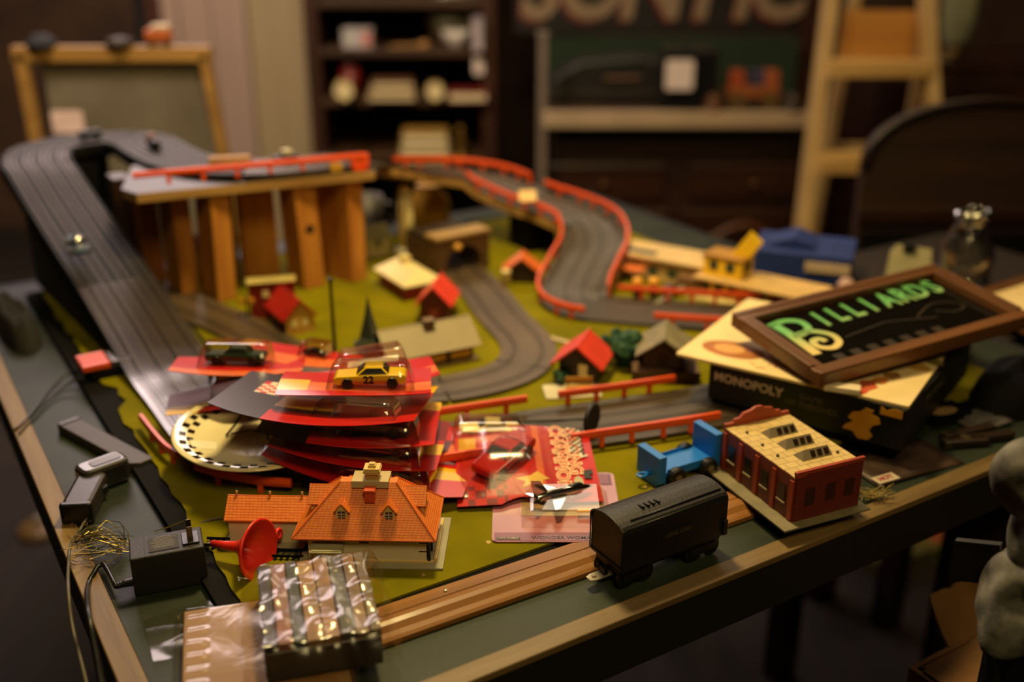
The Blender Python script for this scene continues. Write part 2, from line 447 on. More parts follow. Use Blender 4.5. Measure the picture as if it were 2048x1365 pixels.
for k in range(3):
    book('mustard_book', ['mustard book at the bottom of the pile on the lowest bookcase shelf', 'mustard book in the middle of the pile on the lowest bookcase shelf', 'mustard book on top of the pile on the lowest bookcase shelf'][k],
         onshelf(850, 3, -.06) + Vector((0, 0, k * .031)), .16 - .01 * k, .11, .03, OLDGOLD, rz=.04 * (k - 1))
single('brass_figure', 'small dull brass figurine beside the mustard books', 'figurine', MB().lathe([(.02, 0), (.02, .012), (.008, .016), (.014, .04), (.017, .06), (.008, .075), (.012, .085), (.011, .097), (.004, .104), (0, .105)], 16), mat('dull_brass', (120, 88, 34), 0.4, metal=.6), onshelf(920, 3, -.05), smooth=True)

# ------------------------------------------------------------------ lettered sign and green board on the far wall
sg = Thing('lettered_sign', 'dark painted sign with cream letters edged in red above the green board', 'sign', Q(1315, 20, 3.45))
sx = Q(1600, 20, 3.45).x - Q(1030, 20, 3.45).x
sg.add('board', MB().box((0, .012, .13), (sx, .02, .40)), mat('sign_black_paint', (20, 17, 16), 0.5), bevel=.002)
LET = mat('sign_cream_paint', (136, 114, 90), 0.5); LRED = mat('sign_red_paint', (104, 22, 16), 0.5)
for ch, px in (('S', 1075), ('O', 1178), ('N', 1298), ('H', 1440), ('C', 1548)):
    p = Q(px, 20, 3.45).x - sg.o.location.x
    zb = Q(1200, 44, 3.45).z - sg.o.location.z + .105
    for m, off, dep in ((LRED, (-.008, -.003, -.010), .001), (LET, (0, -.006, 0), .0015)):
        mb = txt(ch, .30, dep, bold=.008, shear=.18, xs=.86)
        sg.add('letter' if m is LET else 'letter_shadow', mb.xf(TT(p + off[0], off[1], zb + off[2]) @ RX(90)), m)
gb = Thing('green_board', 'dark green felt board standing behind the black case on the worktop', 'board', (Q(1335, 150, 3.42).x, 3.40, .70))
gw = Q(1590, 150, 3.42).x - Q(1085, 150, 3.42).x
gb.add('felt', MB().box((0, 0, .10), (gw, .012, .20)), mat('dark_green_felt', (26, 44, 24), 0.9))
gb.add('rail', MB().box((0, 0, .005), (gw, .016, .012)), DWOOD)
mp = Thing('wall_post', 'dark reddish timber post behind the ladder', 'post', (Q(1612, 100, 3.5).x, 3.5, 0))
mp.add('shaft', MB().box((0, 0, 1.1), (.07, .07, 2.2)), MAHO, bevel=.004)
mp.add('foot', MB().box((0, 0, .05), (.09, .09, .1)), MAHO, bevel=.004)

# ------------------------------------------------------------------ white-edged desk with things on it, carved sideboard beneath
DY = 2.95
dz = Q(1350, 224, DY).z
dk = Thing('worktop', 'long worktop with a thick white front edge on the carved sideboard', 'worktop', (Q(1360, 230, DY).x, DY + .24, 0))
dw = Q(1640, 235, DY).x - Q(1092, 235, DY).x
dk.add('top', MB().box((0, 0, dz - .02), (dw, .46, .03)), woodmat('desk_brown_wood', (70, 46, 28), (46, 28, 16), .5, 3.0))
WEDGE = mat('worn_white_paint', (176, 152, 124), 0.55, var=.1, scale=8)
dk.add('front_edge', MB().box((0, -.24, dz - .02), (dw, .02, .044)), WEDGE, bevel=.003)
pl = Thing('shelf_upright', 'slim grey-white upright standing at the left end of the worktop', 'upright', (Q(1094, 180, DY).x - .012, DY + .02, 0))
pl.add('shaft', MB().box((0, 0, (dz + .2) / 2), (.022, .03, dz + .2)), mat('grey_white_paint', (120, 106, 96), .6), bevel=.002)
pl.add('cap', MB().box((0, 0, dz + .205), (.03, .036, .012)), mat('grey_white_paint', (120, 106, 96), .6), bevel=.002)
def ondesk(px, dy=.15): return Vector((Q(px, 215, DY + dy).x, DY + dy, dz - .005))
cs = Thing('black_case', 'long black instrument case lying on the worktop', 'case', ondesk(1235, .24))
cs.add('body', MB().ext([(-.22, 0), (.22, 0), (.24, .05), (.2, .11), (.05, .135), (-.12, .12), (-.2, .07)], -.08, .08), mat('black_leatherette', (16, 14, 12), .5, bump=.3, bscale=200), bevel=.01)
cs.add('rim_band', MB().box((0, -.083, .035), (.43, .006, .012)), mat('case_grey_band', (58, 50, 42), .4))
cs.add('handle', MB().tube([(-.05, -.085, .06), (-.05, -.1, .075), (.05, -.1, .075), (.05, -.085, .06)], .005, 8), mat('brown_strap', (92, 60, 34), .5))
tv = Thing('black_speaker', 'small black cabinet carrying a large white paper tag on the worktop', 'speaker', ondesk(1372, .07))
tv.add('cabinet', MB().box((0, 0, .085), (.15, .10, .17)), BLACK, bevel=.004)
tv.add('grille', MB().box((0, -.052, .085), (.12, .004, .13)), DBLACK)
single('paper_tag', 'square white paper tag hanging on the black cabinet on the worktop', 'tag', MB().prism(rounded(.075, .08, .008), 0, .002), TAG, Q(1359, 150, DY - .0), eul=(R(90), 0, 0))
wg = Thing('toy_wagon', 'small painted wooden toy wagon at the right of the worktop', 'toy wagon', ondesk(1500, .08))
OW = mat('orange_brown_paint', (146, 78, 34), .5)
wg.add('bed', MB().box((0, 0, .05), (.14, .06, .03)), OW, bevel=.002)
for x in (-.045, .045):
    for y in (-.035, .035): wg.add('wheel', MB().lathe([(0, -.005), (.025, -.005), (.025, .005), (0, .005)], 18, M=TT(x, y, .026) @ RX(90)), mat('wagon_wheel_paint', (88, 66, 30), .5))
for x, c in ((-.045, (150, 64, 34)), (.012, (58, 52, 78)), (.05, (160, 82, 40))):
    wg.add('block', MB().box((x, 0, .085), (.04, .04, .042)), mat('block_%d' % c[0], c, .5), bevel=.002)
for k, px in enumerate((1425, 1585)):
    single('carved_ornament', ['small brown carved ornament left of the toy wagon', 'small dark carved ornament right of the toy wagon'][k], 'ornament', MB().lathe([(.03, 0), (.032, .012), (.016, .02), (.024, .035), (.012, .05), (0, .054)], 14), mat('brown_carving_%d' % k, ((96, 58, 28), (52, 38, 24))[k], .5), ondesk(px, .02), smooth=True)

sb = Thing('sideboard', 'carved dark sideboard with an arched panel under the white-edged worktop', 'sideboard', (Q(1360, 300, 3.02).x, 3.24, 0))
CARV = woodmat('carved_walnut', (58, 30, 16), (34, 16, 9), .4, 3.0, axis=0)
sb.add('body', MB().box((0, 0, (dz - .037) / 2), (dw * .95, .40, dz - .037)), DWOOD, bevel=.004)
for x in (-.24, .24):
    d = sb.add('drawer', MB().box((x * .9, -.205, .53), (.36, .02, .11)), CARV, bevel=.006)
    sb.add('knob', MB().lathe([(.004, 0), (.005, .012), (.012, .018), (.010, .026), (0, .028)], 12, M=TT(x * .9, -.213, .53) @ RX(90)), mat('dark_brass', (104, 70, 34), .35, metal=.7), parent=d, smooth=True)
for x in (-.2, .2):
    d = sb.add('door', MB().box((x, -.205, .235), (.36, .02, .43)), CARV, bevel=.006)
    arch = [(x - .15 + .3 * i / 24, -.218, .33 + .075 * math.sin(math.pi * i / 24) ** 1.5) for i in range(25)]
    sb.add('arch_moulding', MB().tube(arch, .011, 8), mat('worn_walnut_edge', (98, 56, 30), .4), parent=d, smooth=True)
    for k in range(6):
        a = k * math.pi / 3
        sb.add('carved_petal', MB().lathe([(0, 0), (.016, .004), (.022, .012), (.01, .018), (0, .019)], 10, M=TT(x + .045 * math.cos(a), -.213, .23 + .045 * math.sin(a)) @ RX(90)), CARV, parent=d, smooth=True)

# ------------------------------------------------------------------ stepladder
LY = 2.55
LAD = woodmat('cream_ladder_wood', (206, 172, 116), (180, 146, 92), .55, 4.0, axis=2)
ld = Thing('stepladder', 'cream wooden stepladder standing beside the dark arched board', 'ladder', (Q(1740, 400, LY).x, LY, 0))
def rail(name, p, q, w, d, parent=None):
    return ld.add(name, bar(MB(), p, q, w, d, side=Vector((1, 0, 0))), LAD, world=True, bevel=.002)
def toward(p, q, z):
    p, q = Vector(p), Vector(q); return p + (q - p) * ((z - p.z) / (q.z - p.z))
LT, LB = Q(1668, -60, LY + .1), Q(1600, 490, LY - .05)
RT, RB = Q(1850, -60, LY + .1), Q(1868, 300, LY - .02)
rail('front_rail', LT, toward(LT, LB, 0), .030, .045)
rail('front_rail', RT, toward(RT, RB, 0), .030, .045)
zt = [Q(1750, y, LY).z for y in (140, 322, 500)]
for z in zt + [max(.06, zt[2] - .28)]:
    a, b = toward(LT, LB, z), toward(RT, RB, z)
    ld.add('step', MB().box(((a + b) / 2), ((b - a).length - .02, .10, .034)), woodmat('ladder_step_wood', (212, 172, 104), (186, 144, 78), .55, 4.0, axis=0), world=True, bevel=.002)
BL, BR = Q(1672, 150, LY + .26), Q(1836, 150, LY + .26)
for s, p, dx in (('rear_rail', BL, -.02), ('rear_rail', BR, .02)):
    rail(s, p + Vector((dx * -1, -.1, .55)), Vector((p.x + dx, LY + .36, 0)), .026, .034)
bz = Q(1720, 284, LY + .4).z
ld.add('rear_brace', MB().box(((BL.x + BR.x) / 2, LY + .29, bz), (BR.x - BL.x + .03, .02, .035)), LAD, world=True)
ld.add('shelf_panel', MB().box((Q(1762, 75, LY + .1).x, LY + .11, Q(1762, 78, LY + .1).z), (Q(1842, 75, LY).x - Q(1682, 75, LY).x, .016, .13)), woodmat('ladder_panel_ply', (196, 140, 66), (178, 122, 54), .55, 3.0, axis=0), world=True)

# ------------------------------------------------------------------ dark arched board at the right, glass lamp behind it
HY = 2.0
ax0, axc, az_t = Q(1722, 330, HY).x, Q(1975, 200, HY).x, Q(1975, 198, HY).z
zs = Q(1722, 330, HY).z
ab = Thing('arched_headboard', 'large dark wooden headboard with an arched top at the right', 'headboard', (axc, HY, 0))
hw = axc - ax0
out = [(-hw, 0), (hw, 0)] + [(hw * math.cos(R(a)), zs + (az_t - zs) * math.sin(R(a)) ** .9) for a in range(0, 181, 9)]
ab.add('panel', MB().ext(out, -.015, .015), woodmat('headboard_walnut', (58, 32, 18), (40, 21, 12), .65, 3.0, axis=0), bevel=.003)
rim = [(hw * math.cos(R(a)), -.02, zs + (az_t - zs) * math.sin(R(a)) ** .9) for a in range(0, 181, 6)]
ab.add('edge_moulding', MB().tube(rim, .007, 8), woodmat('headboard_edge', (48, 28, 16), (34, 19, 11), .4, 3.0), smooth=True)
zr = Q(1900, 425, HY).z
ab.add('cross_rail', MB().box((0, -.02, zr), (hw * 2, .014, .03)), DWOOD, bevel=.003)
ab.add('lower_panel', MB().box((0, -.019, zr * .5 - .01), (hw * 1.9, .008, zr - .05)), DBLACK)
gl = Thing('glass_lamp', 'pale green glass lamp chimney at the top right of the room', 'lamp', Q(1905, 118, 3.0))
gl.add('chimney', MB().lathe([(.028, .03), (.036, .05), (.045, .09), (.048, .16), (.046, .24), (.044, .24), (.046, .16), (.043, .09), (.034, .05), (.026, .03)], 22), mat('milky_green_glass', (146, 146, 112), .2, spec=.6), smooth=True)
gl.add('burner', MB().lathe([(.03, 0), (.034, .015), (.028, .03), (.0, .03)], 20), mat('lamp_brass', (98, 76, 40), .35, metal=.7), smooth=True)
wc = Thing('wall_cupboard', 'dark cupboard carrying the glass lamp behind the headboard', 'cupboard', (Q(1930, 130, 3.05).x, 3.1, 0))
ztop = Q(1905, 118, 3.0).z
wc.add('body', MB().box((0, 0, ztop / 2), (.55, .34, ztop - .002)), DWOODZ, bevel=.004)
for s in (-1, 1): wc.add('door', MB().box((s * .135, -.175, ztop / 2), (.25, .014, ztop - .1)), DWOODZ, bevel=.004)
single('pale_tray', 'thin pale tray lying on the cupboard below the glass lamp', 'tray', MB().box((0, 0, .006), (.16, .1, .012), top=.94), mat('khaki_tray', (112, 96, 66), .5), Vector((Q(1905, 190, 3.0).x, 2.965, ztop + .001)) + Vector((-.13, 0, 0)), bevel=.002)

# ------------------------------------------------------------------ wood-framed panel at the left
GY = 2.15
FRM = woodmat('yellow_frame_wood', (168, 128, 66), (140, 100, 46), .5, 4.0, axis=0)
p00, p10, p01, p11 = Q(84, 300, GY), Q(470, 310, GY), Q(42, 108, GY), Q(408, 108, GY)
fp = Thing('leaning_screen', 'grey screen in a pale wooden frame standing behind the banked turn', 'screen', ((p00.x + p10.x) / 2, GY, 0))
zb_, zt_ = 0.02, p01.z
p00 = p00 + (p00 - p01) * ((p00.z - zb_) / (p01.z - p00.z)) * .25; p10 = p10 + (p10 - p11) * ((p10.z - zb_) / (p11.z - p10.z)) * .25
xl0, xr0 = p01.x, p11.x
fp.add('sheet', MB().box(((xl0 + xr0) / 2 + .02, GY + .012, (zb_ + zt_) / 2), (xr0 - xl0 - .03, .006, zt_ - zb_)), mat('grey_canvas', (122, 112, 94), .8, rgb2=(94, 84, 70), scale=5.0), world=True)
fp.add('top_rail', MB().box(((xl0 + xr0) / 2, GY, zt_), (xr0 - xl0 + .03, .022, .03)), FRM, world=True, bevel=.002)
fp.add('side_rail', bar(MB(), (xl0, GY, zt_), (p00.x - .0, GY, zb_), .024, .022, side=Vector((1, 0, 0))), FRM, world=True, bevel=.002)
fp.add('side_rail', bar(MB(), (xr0, GY, zt_), (p10.x + .01, GY, zb_), .02, .022, side=Vector((1, 0, 0))), FRM, world=True, bevel=.002)
fp.add('middle_strut', bar(MB(), Q(345, 115, GY + .02), Q(362, 260, GY + .02), .02, .01, side=Vector((1, 0, 0))), mat('dark_strut', (48, 40, 30), .7), world=True)
single('paper_tag', 'pink and white paper tag stuck on the grey framed screen', 'tag', MB().prism(rounded(.062, .045, .006), 0, .002), mat('pink_tag_paper', (226, 196, 192), .7), Q(136, 244, GY - .012), eul=(R(90), 0, R(3)))
toploc = lambda px: Vector((Q(px, 95, GY).x, GY, zt_ + .0155))
t = Thing('toy_bus', 'small orange and white toy bus on top of the grey framed screen', 'toy bus', toploc(320))
t.add('body', MB().box((0, 0, .02), (.05, .02, .024)), mat('toy_bus_orange', (176, 92, 44), .4), bevel=.003)
t.add('roof', MB().box((.006, 0, .036), (.034, .018, .01)), mat('toy_bus_white', (210, 190, 160), .4), bevel=.003)
for x in (-.015, .015): t.add('wheel', MB().lathe([(0, -.012), (.006, -.012), (.006, .012), (0, .012)], 12, M=TT(x, 0, .006) @ RX(90)), BLACK)
single('flat_hat', 'dark blue hat lying on top of the grey framed screen', 'hat', MB().lathe([(.03, 0), (.03, .004), (.024, .012), (.016, .02), (0, .024)], 18), mat('navy_cloth', (28, 30, 40), .8), toploc(85), smooth=True)
single('dark_glove', 'dark brown folded glove on the grey framed screen', 'glove', MB().lathe([(.026, 0), (.03, .006), (.02, .014), (0, .018)], 12), mat('dark_brown_leather', (44, 30, 22), .6), toploc(240), smooth=True)
# ------------------------------------------------------------------ table
TA, TBK = 1.06, 1.06
tb = Thing('table', 'large dark green table with pale wooden edge strips carrying the layout', 'table', TB(0, 0, -TZ), TR)
def tbox(a0, a1, b0, b1, h0, h1, **k): return MB().box(((a0 + a1) / 2, (b0 + b1) / 2, TZ + (h0 + h1) / 2), (a1 - a0, b1 - b0, h1 - h0), **k)
GREENTOP = mat('worn_green_table_paint', (44, 52, 38), .5, rgb2=(28, 34, 25), scale=7.0, bump=.12, bscale=300, stretch=(1, 3, 1), spec=.3)
tb.add('table_top', tbox(0, TA, 0, TBK, -.02, 0), GREENTOP)
APR = mat('black_apron_paint', (13, 11, 10), .7, var=.3, scale=9)
LIP = woodmat('edge_strip_wood', (128, 104, 64), (94, 72, 42), .5, 5.0, axis=0)
LIPB = woodmat('side_edge_strip_wood', (136, 110, 66), (104, 80, 46), .5, 5.0, axis=1)
tb.add('edge_strip', tbox(-.019, TA, -.019, -.0005, -.005, .0015), LIP, bevel=.001)
tb.add('edge_strip', tbox(-.019, -.0005, 0, TBK, -.005, .0015), LIPB, bevel=.001)
tb.add('edge_strip', tbox(-.019, TA, TBK + .0005, TBK + .019, -.024, .0), APR, bevel=.001)
tb.add('edge_strip', tbox(TA + .0005, TA + .019, -.019, TBK + .019, -.024, .0), APR, bevel=.001)
APR = mat('black_apron_paint', (16, 14, 12), .6, var=.3, scale=9)
tb.add('apron', tbox(-.018, TA, -.018, -.001, -.05, -.0055), APR)
tb.add('apron', tbox(-.018, -.001, .0, TBK, -.05, -.0055), APR)
tb.add('apron', tbox(.03, TA, TBK - .022, TBK, -.05, -.0245), APR)
tb.add('apron', tbox(TA - .022, TA, .03, TBK - .03, -.05, -.0245), APR)
for a in (.10, TA - .07):
    for b in (.10, TBK - .07):
        tb.add('leg', tbox(a - .03, a + .03, b - .03, b + .03, -TZ, -.0205), DWOODZ, bevel=.004)

# ------------------------------------------------------------------ layout board: black underlay, green mat with a ragged edge
ly = Thing('layout_board', 'green flocked model landscape board with a ragged left edge', 'board', TB(0, 0, .0005), TR)
random.seed(3)
left = [(.058, b) for b in (.12, 1.0)]
ly.add('underlay', MB().prism([(.066, .10), (.10, .082), (.962, .082), (.962, 1.0), (.062, 1.0)], 0, .006), DBLACK)
MATG = mat('green_flock_mat', (130, 120, 8), .9, rgb2=(102, 96, 6), scale=14.0, bump=.25, bscale=900, spec=.08)
edge = []
for i in range(46):
    b = .98 - i * (.98 - .13) / 45
    edge.append((.082 + random.uniform(-.003, .003) + (.012 if .56 < b < .62 else 0), b))
ly.add('flock_mat', MB().prism([(.957, .088), (.957, .98)] + edge + [(.10, .088)], .006, .0082), MATG)
BH = .0088                                               # top of the mat
random.seed(8)
for k in range(16):
    a, b = random.uniform(.13, .5), random.uniform(.10, .24)
    r = random.uniform(.0012, .003)
    ly.add('bare_chip', MB().prism([(a + r * math.cos(t) * random.uniform(.6, 1.3), b + r * math.sin(t) * random.uniform(.6, 1.3)) for t in [i * math.pi / 3 for i in range(6)]], .0082, .0085), mat('bare_board_chip', (176, 150, 84), .8))

ml = Thing('wood_moulding', 'long tan wooden moulding along the front edge of the green board', 'moulding', TB(.10, .0668, .0005), TR - R(1.6))
TANW = woodmat('tan_moulding_wood', (150, 99, 44), (122, 77, 30), .5, 4.0, axis=0, coat=.1)
prof = [(-.0185, 0), (.0175, 0), (.0175, .009), (.004, .0105), (.0032, .0095), (.0022, .0105), (-.004, .0115), (-.008, .0105), (-.012, .007), (-.016, .0055), (-.0185, .004)]
# profile runs across b (side), swept along a
mbm = MB(); n = len(prof)
for x in (0.0, .50):
    mbm.v += [Vector((x, p[0], p[1])) for p in prof]
for j in range(n): mbm.f.append([j, (j + 1) % n, n + (j + 1) % n, n + j]); mbm.m.append(0)
mbm.f.append(list(range(n))); mbm.m.append(0); mbm.f.append([n + j for j in range(n)][::-1]); mbm.m.append(0)
ml.add('moulded_strip', mbm, TANW)
for x in (.12, .31): ml.add('nail_head', MB().lathe([(0, .0), (.0013, 0), (.0013, .0112), (0, .0114)], 10, M=TT(x, .009, 0)), STEEL)

# ------------------------------------------------------------------ slot-car circuit
ASPH = mat('grey_brown_track_plastic', (74, 60, 44), .42, rgb2=(58, 47, 35), scale=9.0, stretch=(1, 1, 1), bump=.05, bscale=200)
RAMPM = mat('dark_track_plastic', (66, 58, 58), .21, rgb2=(46, 41, 41), scale=9.0, spec=1.0)  # base lightened to help the pinkish sheen at the ramp foot
TOPM = mat('matt_dark_track_plastic', (30, 26, 25), .62, rgb2=(22, 19, 18), scale=5.0, spec=.25)
SLOTM = mat('slot_black', (12, 11, 11), .6)
RAILM = mat('dull_contact_rail', (84, 74, 62), .35, metal=.5)
def track_profile(w, lanes, th=.0045):
    "closed cross-section with a sunk slot and two contact strips for each lane; returns outline and material numbers"
    top = [(-w / 2, 0), (-w / 2, th)]; ms = [0]
    ms.append(0)
    for s in lanes:
        for (x0, x1, d, m) in ((s - .0052, s - .0036, .0003, 2), (s - .0008, s + .0008, -.0024, 1), (s + .0036, s + .0052, .0003, 2)):
            top += [(x0, th), (x0, th + d), (x1, th + d), (x1, th)]
            ms += [m, m, m, 0]
    top += [(w / 2, th), (w / 2, 0)]; ms += [0, 0]
    return top, ms
main_ctrl = [(.157, .455, .0092), (.157, .53, .0100), (.155, .60, .014), (.152, .70, .036), (.146, .80, .063), (.138, .90, .091), (.130, 1.0, .120), (.124, 1.09, .147),
             (.123, 1.14, .157), (.144, 1.196, .162), (.2, 1.218, .165), (.256, 1.196, .167), (.278, 1.14, .169), (.280, 1.05, .170), (.287, .965, .171), (.315, .893, .172),
             (.370, .852, .173), (.44, .844, .172), (.49, .846, .170), (.53, .860, .158), (.60, .905, .130), (.66, .935, .114), (.715, .943, .103), (.752, .920, .095), (.768, .880, .088), (.782, .825, .079),
             (.803, .771, .072), (.813, .716, .062), (.790, .664, .045), (.740, .622, .027), (.696, .582, .013), (.682, .540, .0095), (.714, .498, .0092), (.764, .450, .0092),
             (.813, .406, .0092), (.889, .345, .0092), (.955, .285, .0092), (.975, .235, .0092), (.945, .195, .0092), (.87, .183, .0092), (.78, .190, .0092), (.70, .200, .0092), (.62, .214, .0092), (.54, .232, .0092),
             (.467, .251, .0092), (.40, .267, .0092), (.33, .283, .0092), (.27, .297, .0092), (.215, .322, .0092), (.176, .362, .0092), (.159, .405, .0092), (.157, .455, .0092)]
mpath = [TB(*p) for p in catmull([Vector(p) for p in main_ctrl], .010)]
mab = catmull([Vector(p) for p in main_ctrl], .010)
ct = Thing('slot_car_circuit', 'large dark slot-car circuit with orange guard rails climbing over the board', 'race track', TB(.40, .55, 0), TR)
prof4, ms4 = track_profile(.094, (-.0345, -.0115, .0115, .0345))
def nearest(a, b):
    return min(range(len(mab)), key=lambda i: (mab[i].x - a) ** 2 + (mab[i].y - b) ** 2)
cuts = [0, nearest(.155, .62), nearest(.146, .80), nearest(.130, 1.0), nearest(.13, 1.165), nearest(.256, 1.196), nearest(.28, 1.0), nearest(.345, .862), nearest(.49, .846), nearest(.60, .905), nearest(.752, .92),
        nearest(.813, .716), nearest(.74, .622), nearest(.714, .498), nearest(.85, .376), nearest(.945, .195), nearest(.70, .2), nearest(.54, .232), nearest(.40, .267), nearest(.215, .322), len(mpath) - 1]
for i in range(len(cuts) - 1):
    seg = mpath[cuts[i]:cuts[i + 1] + 1]
    if len(seg) < 2: continue
    seg = [p.copy() for p in seg]
    ct.add('track_section', MB().sweep(seg, prof4, ms4), [RAMPM if i < 2 or i > 18 else (TOPM if i < 7 else ASPH), SLOTM, RAILM], world=True)
# orange guard rails with posts
POSTM = MB().box((0, 0, 0), (.0052, .0034, .016))
post_mesh = [None]
def guard(path_world, every=.034, low=.0, tag=None):
    "top rail on posts"
    base = path_world[0]
    pr = [(-.0018, .0095), (.0018, .0095), (.0026, .0130), (.0016, .0170), (-.0016, .0170), (-.0026, .0130)]
    g = ct.add('guard_rail', MB().sweep([p.copy() for p in path_world], pr), ORANGE, world=True)
    acc = every * .35
    for p, q in zip(path_world, path_world[1:]):
        acc += (q - p).length
        if acc >= every:
            acc -= every
            loc = ct.I @ (q + Vector((0, 0, .006 - low)))
            d = (ct.I.to_3x3() @ (q - p))
            rz = math.atan2(d.y, d.x)
            if post_mesh[0] is None:
                o = make('rail_post', POSTM, ORANGE, bevel=.0006); post_mesh[0] = o
            else:
                o = post_mesh[0].copy(); COL.objects.link(o)
            o.parent = g; o.location = loc; o.rotation_euler = (0, 0, rz)
def offset_rail(i0, i1, s, up=.004):
    out = []
    for i in range(i0, i1 + 1):
        t = mpath[min(i + 1, len(mpath) - 1)] - mpath[max(i - 1, 0)]
        sd = Vector((t.y, -t.x, 0)).normalized()
        out.append(mpath[i] + sd * s + Vector((0, 0, up)))
    return out
guard([TB(.19 + .30 * i / 14, .832 - .040 * i / 14, .177 - .001 * i / 14) for i in range(15)], every=.043)
OF = .0485
guard(offset_rail(nearest(.64, .927), nearest(.772, .865), -OF))
guard(offset_rail(nearest(.779, .838), nearest(.69, .565), -OF))
guard(offset_rail(nearest(.703, .510), nearest(.885, .347), -OF))
guard(offset_rail(nearest(.705, .943), nearest(.688, .515), OF))
guard(offset_rail(nearest(.745, .468), nearest(.83, .392), OF))
guard(offset_rail(nearest(.598, .219), nearest(.462, .252), OF))
guard(offset_rail(nearest(.43, .26), nearest(.31, .288), OF))
guard(offset_rail(nearest(.60, .218), nearest(.445, .255), -OF))
guard(offset_rail(nearest(.40, .267), nearest(.30, .29), -OF))
def px_rail(pts): return [W(px, py, .0205) - Vector((0, 0, .0125)) for px, py in [(p.x, p.y) for p in catmull([Vector((*q, 0)) for q in pts], 14)]]
guard(px_rail([(392, 934), (450, 951), (520, 963), (583, 968)]), every=.04)
guard(px_rail([(282, 836), (310, 872), (332, 896), (356, 912)]), every=.03)

# plywood carrying the raised part
wd = Thing('plywood_ramp', 'plywood ramp and bridge deck carrying the raised track', 'ramp', TB(.30, .9, .0), TR)
PLY = woodmat('plywood_edge', (186, 146, 84), (140, 104, 54), .6, 5.0, axis=0)
i0, i1, i2 = nearest(.155, .64), nearest(.345, .862), nearest(.70, .585)
def board(i0, i1, w=.098, th=.011):
    seg = [p - Vector((0, 0, .0004)) for p in mpath[i0:i1 + 1]]
    return MB().sweep(seg, [(-w / 2, -th), (-w / 2, 0), (w / 2, 0), (w / 2, -th)])
wd.add('ramp_board', board(i0, nearest(.124, 1.09)), DBLACK, world=True)
wd.add('turn_board', board(nearest(.124, 1.09), nearest(.287, .965), .100), DBLACK, world=True)
wd.add('deck_board', MB().prism([tuple((TB(a, b))[:2]) for a, b in ((.18, .86), (.19, .825), (.50, .784), (.515, .80), (.505, .90), (.36, .915), (.335, .99), (.225, .99))], TZ + .1595, TZ + .1685), mat('dark_deck_top', (48, 42, 38), .45), world=True)
wd.add('deck_edge', bar(MB(), TB(.182, .857, .1625), TB(.192, .8235, .1625), .011, .003, side=Vector((0, 0, 1))).merge(bar(MB(), TB(.190, .8235, .1625), TB(.500, .7825, .1625), .011, .003, side=Vector((0, 0, 1)))), PLY, world=True)
wd.add('descent_board', board(nearest(.515, .855), i2), PLY, world=True)
# black sheets along the ramp sides, the right one for a shadow notch
def skirt(s, a, b):
    mb = MB(); pts = offset_rail(nearest(*a), nearest(*b), s, 0)
    vs = []; k = len(pts)
    for p in pts:
        vs += [Vector((p.x, p.y, p.z - .0115)), Vector((p.x, p.y, TZ + .0095))]
    fs = [(2 * i, 2 * i + 2, 2 * i + 3, 2 * i + 1) for i in range(k - 1)]
    mb.add(vs, fs); return mb
wd.add('side_skirt', skirt(-.046, (.152, .70), (.128, 1.035)), mat('ramp_side_black', (12, 11, 10), .9), world=True, solid=.004)
wd.add('side_skirt', skirt(.046, (.152, .70), (.146, .80)), mat('ramp_side_black', (12, 11, 10), .9), world=True, solid=.004)  # black sheet put in for the dark shadow notch beside the ramp

# pine pillars under the bridge
def pillar(label, a, b, w, d, top, rz=0.0, lean=0.0, m=None):
    t = Thing('pine_pillar', label, 'post', TB(a, b, BH), TR + rz, group='pine boards propping up the bridge')
    h = top - BH
    mb = MB().box((0, 0, h / 2), (w, d, h))
    for v in mb.v: v.x += lean * (v.z - h) / h
    t.add('board', mb, m or PINE, bevel=.0012)
    return t
p1 = pillar('broad pine pillar at the right end of the bridge', .466, .828, .028, .064, .159, rz=R(18))
p2 = pillar('pine pillar with a dark knot right of the red toy barn roof', .402, .828, .032, .05, .159, lean=-.006, rz=R(6))
p2.add('knot', MB().lathe([(0, -.0015), (.006, -.001), (.007, .0), (0, .001)], 12, M=TT(.004, -.025, .085) @ RX(90)), mat('dark_knot', (48, 24, 10), .6))
pillar('pine pillar nearest the camera at the middle of the bridge', .290, .842, .027, .05, .159, lean=.004, rz=R(8))
pillar('pine pillar left of the nearest one beside the dark brown board', .250, .888, .024, .055, .159, rz=R(6))
pillar('darker pine pillar second from the left end of the bridge', .226, .955, .026, .05, .158, m=woodmat('darker_pine', (160, 96, 40), (120, 68, 24), .55, 5.0, axis=2))  # darker tone than the other pine pillars
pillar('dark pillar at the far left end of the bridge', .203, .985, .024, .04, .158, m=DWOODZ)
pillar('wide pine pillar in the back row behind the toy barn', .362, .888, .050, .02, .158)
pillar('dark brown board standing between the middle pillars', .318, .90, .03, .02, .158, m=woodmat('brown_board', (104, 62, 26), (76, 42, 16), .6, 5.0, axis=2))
pillar('pine pillar in the back row behind the broad right one', .43, .887, .045, .02, .158)
# prop under the descending part
pillar('dark prop block under the descending raised track', .780, .815, .05, .06, .062, m=DBLACK)
t = Thing('trestle_post', 'dark trestle post carrying the banked turn behind the table', 'post', TB(.2, 1.19, -TZ), TR)
t.add('post', MB().box((0, 0, (TZ + .148) / 2), (.06, .03, TZ + .148)), DBLACK)
t.add('crosspiece', MB().box((0, 0, TZ + .15), (.20, .03, .006)), DBLACK)

